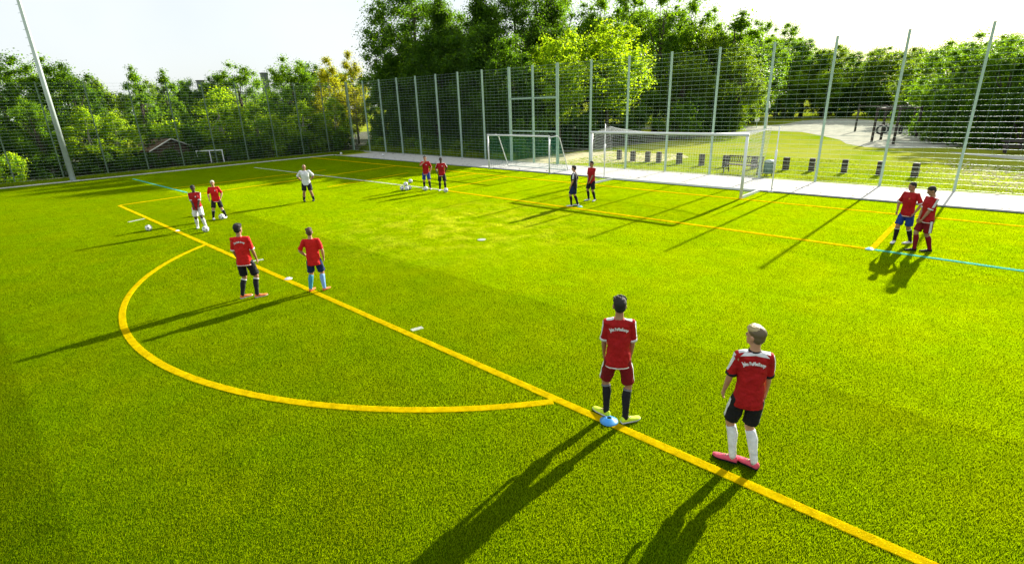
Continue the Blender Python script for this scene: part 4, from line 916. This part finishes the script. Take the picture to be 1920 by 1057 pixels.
    loft_ell(t, [(pel + Vector((0, 0, hz)), .172 * s * B, .130 * s * B), (pel + Vector((0, 0, .0)), .168 * s * B, .128 * s * B), (pel + Vector((0, 0, .12 * s)), .152 * s * B, .120 * s * B), (chest + Vector((0, 0, -.06 * s)), .164 * s * B, .125 * s * B), (chest + Vector((0, 0, .04 * s)), .172 * s * B, .122 * s * B), (pel + Vector((0, -.005, .455 * s)), .160 * s * B, .098 * s * B), (pel + Vector((0, -.008, .505 * s)), .105 * s * B, .072 * s * B), (pel + Vector((0, -.01, .528 * s)), .066 * s, .060 * s)])
    slv = []
    for i_, sx in ((0, -1), (1, 1)):
        A, e = sh_[i_], elb[i_]; end = A.lerp(e, .90)
        P = [A + Vector((-sx * .07 * s, 0, 0)), A + Vector((0, 0, .002 * s)), A.lerp(e, .35), A.lerp(e, .6), end]
        t.tube(P, [r_ * s * B for r_ in (.058, .060, .056, .058, .062)], 14); slv.append((A, e, end))
    shm = remesh(t, voxel, 'shirt', 2, .030 * s); link('shirt', shm, CL[shirt], root); sb = bvh(shm)
    # shorts
    q = MB(); loft_ell(q, [(pel + Vector((0, 0, -.12 * s)), .155 * s * B, .125 * s * B), (pel + Vector((0, 0, -.05 * s)), .166 * s * B, .126 * s * B), (pel + Vector((0, 0, .05 * s)), .150 * s * B, .112 * s * B)])
    for i_, sx in ((0, -1), (1, 1)):
        h0, k0 = hips[i_], knees[i_]; q.tube([h0 + Vector((sx * .005, 0, -.02 * s)), h0.lerp(k0, .4) + Vector((sx * .008, 0, 0)) * s, h0.lerp(k0, .86) + Vector((sx * .006, 0, 0)) * s], [.096 * s * B, .096 * s * B, .094 * s * B], 16)
    qm = remesh(q, voxel, 'shorts', 2, .024 * s); link('shorts', qm, CL[shorts], root); qb = bvh(qm)
    # socks and shoes
    for i_, sx in ((0, -1), (1, 1)):
        k0, a0 = knees[i_], ankles[i_]; back = -td[i_]; tp = .10 if sockheight >= 1 else .10 + (1 - sockheight) * .9
        sk = MB(); pts_ = [k0.lerp(a0, u) + back * f_ * s for u, f_ in ((tp, .007), (max(tp + .01, .2), .013), (max(tp + .02, .35), .018), (max(tp + .03, .7), .006), (1.0, 0))]
        sk.tube(pts_ + [a0 + Vector((0, 0, -.03 * s))], [r_ * s * B for r_ in (.0595, .060, .064, .049, .043, .044)], 16)
        sc_ = socks if (i_ == 0 or sockR is None) else sockR
        sk.build('sock', CL[sc_], root, True)
        if sockband:
            u0 = tp; sk = MB(); sk.tube([k0.lerp(a0, u0 - .005) + back * .007 * s, k0.lerp(a0, u0 + .05) + back * .009 * s], [.0625 * s * B, .063 * s * B], 16, cap=False); sk.build('sock_band', CL[sockband], root, True)
        tdv = td[i_]; sv = Vector((-tdv.y, tdv.x, 0)); f0 = fl_[i_]
        shb = MB(); V = []; n = 14; secs = [(-.085, .026, .075, .0), (-.07, .036, .085, .0), (-.02, .040, .088, .0), (.04, .043, .070, .0), (.10, .048, .052, .0), (.15, .043, .042, .004), (.185, .026, .030, .010)]
        for L, w_, h_, z_ in secs:
            for k in range(n):
                a = 2 * PI * k / n; V.append(f0 + tdv * L * s + sv * (math.cos(a) * w_ * s) + Vector((0, 0, (z_ + h_ / 2 + math.sin(a) * h_ / 2) * s)))
        F = [(i2 * n + k, i2 * n + (k + 1) % n, (i2 + 1) * n + (k + 1) % n, (i2 + 1) * n + k) for i2 in range(len(secs) - 1) for k in range(n)] + [tuple(range(n - 1, -1, -1)), tuple((len(secs) - 1) * n + k for k in range(n))]
        shb.add(V, F); sho = shb.build('shoe', CL[shoes[0] if isinstance(shoes, tuple) else shoes], root, True)
        lp_ = MB()
        for k in range(4):
            L = .015 + k * .026; h_ = .078 - k * .010; c_ = f0 + tdv * L * s + Vector((0, 0, h_ * s)); lp_.add([c_ - sv * .022 * s - tdv * .004 * s, c_ + sv * .022 * s - tdv * .004 * s, c_ + sv * .020 * s + tdv * .006 * s - Vector((0, 0, .002 * s)), c_ - sv * .020 * s + tdv * .006 * s - Vector((0, 0, .002 * s)), c_ + Vector((0, 0, .008 * s))], [(0, 1, 4), (1, 2, 4), (2, 3, 4), (3, 0, 4)])
        lp_.build('laces', CL['grey'], sho)
        if isinstance(shoes, tuple):
            so_ = MB(); V = []
            for L, w_, h_, z_ in secs:
                for zz, ww in ((.0, .93), (.018, 1.05)):
                    V += [f0 + tdv * L * s * 1.02 + sv * w_ * s * ww + Vector((0, 0, (z_ + zz) * s)), f0 + tdv * L * s * 1.02 - sv * w_ * s * ww + Vector((0, 0, (z_ + zz) * s))]
            F = []
            for i2 in range(len(secs) - 1):
                a = i2 * 4; F += [(a, a + 1, a + 5, a + 4), (a + 2, a + 6, a + 7, a + 3), (a, a + 4, a + 6, a + 2), (a + 1, a + 3, a + 7, a + 5)]
            F += [(0, 2, 3, 1), (len(V) - 4, len(V) - 3, len(V) - 1, len(V) - 2)]
            so_.add(V, F); so_.build('sole', CL[shoes[1]], sho)
    # trims laid on the cloth: rays onto the shirt / shorts surface
    def patch(name, tree_, rows, m, off=.004):
        V, F, ok = [], [], True; nr = len(rows); nc = len(rows[0])
        for row in rows:
            for o_, d_ in row:
                hit = tree_.ray_cast(o_, d_.normalized()); V.append((hit[0] - d_.normalized() * off * s) if hit[0] is not None else None)
        for i2 in range(nr - 1):
            for k in range(nc - 1):
                ids = (i2 * nc + k, i2 * nc + k + 1, (i2 + 1) * nc + k + 1, (i2 + 1) * nc + k)
                if all(V[j] is not None for j in ids): F.append(ids)
        V = [v if v is not None else Vector((0, 0, 0)) for v in V]
        if F:
            mb_ = MB(); mb_.add(V, F); mb_.build(name, m, root, True)
    if cuffs:
        for A, e, end in slv:
            d = (e - A).normalized(); mb_ = MB(); mb_.tube([end - d * .022 * s, end + d * .010 * s], [.0655 * s * B, .067 * s * B], 16); mb_.build('cuff', CL[cuffs], root, True)
    if stripe:
        for i_, sx in ((0, -1), (1, 1)):
            A, e, end = slv[i_]; d = (e - A).normalized(); rows = []
            base = [neckb + Vector((sx * .058 * s, -.004, -.035 * s)), A + Vector((-sx * .06 * s, 0, 0)), A + Vector((-sx * .02 * s, 0, 0)), A + d * .02 * s, A.lerp(e, .2), A.lerp(e, .4), A.lerp(e, .58), A.lerp(e, .72)]
            outs = [Vector((sx * .15, -.05, 1)), Vector((sx * .25, -.05, 1)), Vector((sx * .5, -.05, .9)), Vector((sx * .9, -.05, .6)), Vector((sx, -.05, .2)), Vector((sx, -.05, .1)), Vector((sx, -.05, .05)), Vector((sx, -.05, .05))]
            for p, o_ in zip(base, outs):
                o_ = o_.normalized(); rows.append([(p + Vector((0, v, 0)) * s + o_ * .25 * s, -o_) for v in (-.03, -.015, 0, .015, .03)])
            patch('shoulder_stripe', sb, rows, CL[stripe])
    if yoke:
        rows = []
        for z in (.50, .512, .524, .536, .548):
            rows.append([(pel + Vector((x * s, -.3 * s, (z + .07 - abs(x) * .16) * s)), Vector((0, 1, -.30))) for x in np.linspace(-.13, .13, 13) * (1.1 - (z - .50) * 8)])
        patch('yoke', sb, rows, CL['white'])
    if collar:
        mb_ = MB(); mb_.tube([pel + Vector((0, -.010, .520 * s)), pel + Vector((0, -.012, .545 * s))], [.068 * s, .060 * s], 16); mb_.build('collar', CL[collar], root, True)
    if hem:
        rows = [[(pel + Vector((math.cos(a) * .5 * s, math.sin(a) * .5 * s, z * s)), Vector((-math.cos(a), -math.sin(a), 0))) for a in np.linspace(0, 2 * PI, 33)] for z in (-.118 * shirtlen, -.102 * shirtlen)]
        patch('hem', sb, rows, CL[hem])
    if sidestripe:
        for i_, sx in ((0, -1), (1, 1)):
            h0, k0 = hips[i_], knees[i_]; rows = []
            for u in np.linspace(.12, .84, 9):
                c = h0.lerp(k0, u); rows.append([(c + Vector((sx * .4 * s, v * s, 0)), Vector((-sx, 0, 0))) for v in (-.028, -.01, .01, .028)])
            patch('side_stripe', qb, rows, CL[sidestripe])
    if text:
        cu_ = bpy.data.curves.new('lettering', 'FONT'); cu_.body = text; cu_.align_x = 'CENTER'; cu_.size = .052 * s; cu_.offset = .0030; cu_.resolution_u = 2
        to = bpy.data.objects.new('tmp', cu_); COL.objects.link(to); dg = bpy.context.evaluated_depsgraph_get(); tm = bpy.data.meshes.new_from_object(to.evaluated_get(dg)); bpy.data.objects.remove(to)
        xs = [v.co.x for v in tm.vertices]; wd = max(xs) - min(xs); k_ = .225 * s / wd; rad = .20 * s; base = chest + Vector((0, 0, .062 * s))
        for v in tm.vertices:
            x = v.co.x * k_; yv = v.co.y * 1.0; a = x / rad; px, pz = math.sin(a) * (rad + yv), math.cos(a) * (rad + yv) - rad
            o_ = base + Vector((-px * -1 if False else px, 0, pz)); o_.x = base.x + px; o_.y -= .4 * s
            hit = sb.ray_cast(o_, Vector((0, 1, 0))); v.co = (hit[0] + Vector((0, -.005 * s, 0))) if hit[0] is not None else Vector((o_.x, base.y - .14 * s, o_.z))
        tm.name = 'lettering'; link('lettering', tm, CL['white'], root)
    if crest:
        rows = [[(chest + Vector(((-.055 + x) * s, .4 * s, (.035 + z) * s)), Vector((0, -1, 0))) for x in (-.018, 0, .018)] for z in (-.02, 0, .02)]
        patch('crest', sb, rows, CL['orange' if crest == 'o' else 'white'])
    return root
TXT = 'Jahn Fußballcamp'
WAIST = (((-.10, .17, .04), (-1, -.6, 0)), ((.10, .17, .04), (1, -.6, 0)))
FRONT = (((-.07, .16, -.03), (-1, -.4, 0)), ((.06, .17, -.03), (1, -.4, 0)))
DOWN = (((-.235, .05, .0), (-.4, -1, 0)), ((.235, .05, .0), (.4, -1, 0)))
HIPS = (((-.19, -.06, .07), (-1, -.3, 0)), ((.19, -.06, .07), (1, -.3, 0)))
# near pair
person((8.24, -16.40), 124, 1.71, [(8.06, -16.42), (8.38, -16.37)], 'boy in all red kit with dark hair, black socks and lime shoes, seen from behind', skin='tan', hair='black', shirt='red', shorts='dred', socks='black', sockband='grey', shoes=('lime', 'white'), hands=(((-.17, .14, -.03), (-.6, -1, 0)), ((.17, .14, -.03), (.6, -1, 0))), cuffs='white', stripe='white', hem='white', sidestripe='white', text=TXT, toes=(172, 62), build=.9, voxel=.0085, head=(6, -4), hairstyle='tuft')
person((9.78, -16.24), 118, 1.71, [(9.68, -16.28), (9.90, -16.22)], 'blond boy with undercut, red shirt, black shorts, white knee socks, looking left', skin='fair', hair='blond', hairstyle='under', shirt='red', shorts='black', socks='white', shoes=('pink', 'black'), head=(52, -2), hands=(((-.235, .11, -.03), (-.3, -1, 0)), ((.20, .15, -.03), (.4, -1, 0))), build=.9, cuffs='black', stripe='white', yoke=True, collar='black', sidestripe='white', text=TXT, toes=(188, 172), voxel=.0085)
# left pair on the line
person((-.62, -17.64), 142, 1.69, [(-.72, -17.76), (-.50, -17.52)], 'dark haired boy in red shirt with white lettering and black shorts beside the arc', skin='tan', hair='black', shirt='bright', shorts='black', socks='black', sockband='white', shoes=('orange', 'white'), hands=(((-.18, .15, -.02), (-.4, -1, 0)), ((.22, .12, -.03), (.3, -1, 0))), build=.95, cuffs='white', hem='white', text=TXT, toes=(95, 80), head=(-22, -4), hairstyle='tuft', voxel=.010)
person((.20, -16.42), 150, 1.48, [(.10, -16.56), (.30, -16.32)], 'brown haired boy in plain red bib with blue socks standing on the penalty line', skin='fair', hair='brown', hairstyle='tuft', shirt='bright', shorts='navy', socks='teal', sockR='lit_blue', shoes='orange', hands=(((-.17, .10, .05), (-1, -.4, 0)), ((.25, .04, -.02), (.5, -1, 0))), toes=(125, 110), head=(5, -4), voxel=.010, shirtlen=1.3, build=1.02)  # right sock: sunlight on the blue cloth painted as a paler colour
# coach
person((-11.75, -10.7), 330, 1.66, [(-11.88, -10.86), (-11.62, -10.54)], 'coach in white t-shirt and black shorts with hands on his hips', skin='tan', hair='grey', bald=True, shirt='white', shorts='black', socks='black', sockheight=.4, shoes='black', hands=HIPS, toes=(320, 345), head=(8, 12), build=1.14, voxel=.012)
# pair with balls at left
person((-9.68, -15.85), 330, 1.60, [(-9.88, -15.92), (-9.46, -15.78)], 'dark skinned boy in dark red shirt with white shoulders, white shorts and white socks', skin='dark', hair='black', shirt='red', shorts='white', socks='white', shoes='white', hands=FRONT, stripe='white', cuffs='white', crest='w', toes=(320, 340), head=(0, 18), voxel=.011)
person((-11.05, -14.75), 335, 1.52, [(-11.10, -14.98), (-11.0, -14.56)], 'pale blond boy in red shirt and black shorts beside a football', skin='fair', hair='white', shirt='bright', shorts='black', socks='black', sockband='white', shoes='white', hands=(((-.20, .08, .0), (-1, -.6, 0)), ((.24, .05, .0), (.6, -1, 0))), hem='white', crest='w', toes=(320, 350), head=(8, 8), voxel=.011)
# back pair with the group of balls
person((-9.68, -5.50), 318, 1.64, [(-9.86, -5.56), (-9.50, -5.44)], 'boy in red shirt and blue shorts holding a hand to his mouth', skin='fair', hair='black', shirt='red', shorts='blue', socks='black', shoes='white', hands=(((-.22, .08, .0), (-1, -.6, 0)), ((.05, .19, .50), (1, -.3, -.6))), hem='white', crest='w', head=(0, 4), voxel=.012)
person((-8.62, -5.38), 322, 1.60, [(-8.80, -5.42), (-8.44, -5.34)], 'boy in red shirt with white shoulders and black shorts, arms behind him', skin='dark', hair='black', shirt='red', shorts='black', socks='black', shoes='white', stripe='white', hem='white', crest='w', hands=(((-.17, -.12, .03), (-1, -.6, 0)), ((.22, .04, .02), (.6, -1, 0))), head=(0, 6), voxel=.012)
# pair near the goal
person((-1.0, -4.96), 205, 1.58, [(-1.07, -5.08), (-.93, -4.84)], 'boy in black shirt and navy shorts standing sideways near the goal area line', skin='fair', hair='black', shirt='black', shorts='navy', socks='black', shoes='white', stripe='white', hands=(((-.20, .10, -.02), (-1, -.8, 0)), ((.20, .02, .0), (.6, -1, 0))), head=(0, 2), voxel=.012, hairstyle='tuft')
person((-1.1, -3.64), 262, 1.62, [(-1.24, -3.66), (-.96, -3.60)], 'boy in red shirt and black shorts with hands clasped in front of the goal', skin='tan', hair='black', shirt='red', shorts='black', socks='black', shoes='white', hands=FRONT, head=(-12, 6), voxel=.012)
# right pair
person((9.60, -4.26), 243, 1.66, [(9.44, -4.34), (9.76, -4.20)], 'boy in red shirt and blue shorts with white shoes at the goal area corner', skin='tan', hair='black', shirt='red', shorts='blue', socks='black', sockband='white', shoes='white', hands=(((-.22, .06, .0), (-1, -.6, 0)), ((.22, .10, .0), (1, -.6, 0))), cuffs='white', hem='white', crest='o', head=(-20, 8), toes=(225, 262), voxel=.011)
person((10.10, -4.92), 218, 1.69, [(9.98, -5.02), (10.24, -4.86)], 'boy in dark red kit with white shoulder stripe, head bowed, at the goal area corner', skin='tan', hair='black', shirt='red', shorts='dred', socks='dred', shoes='black', hands=FRONT, cuffs='white', stripe='white', hem='white', sidestripe='white', head=(-8, 26), toes=(205, 200), voxel=.011)
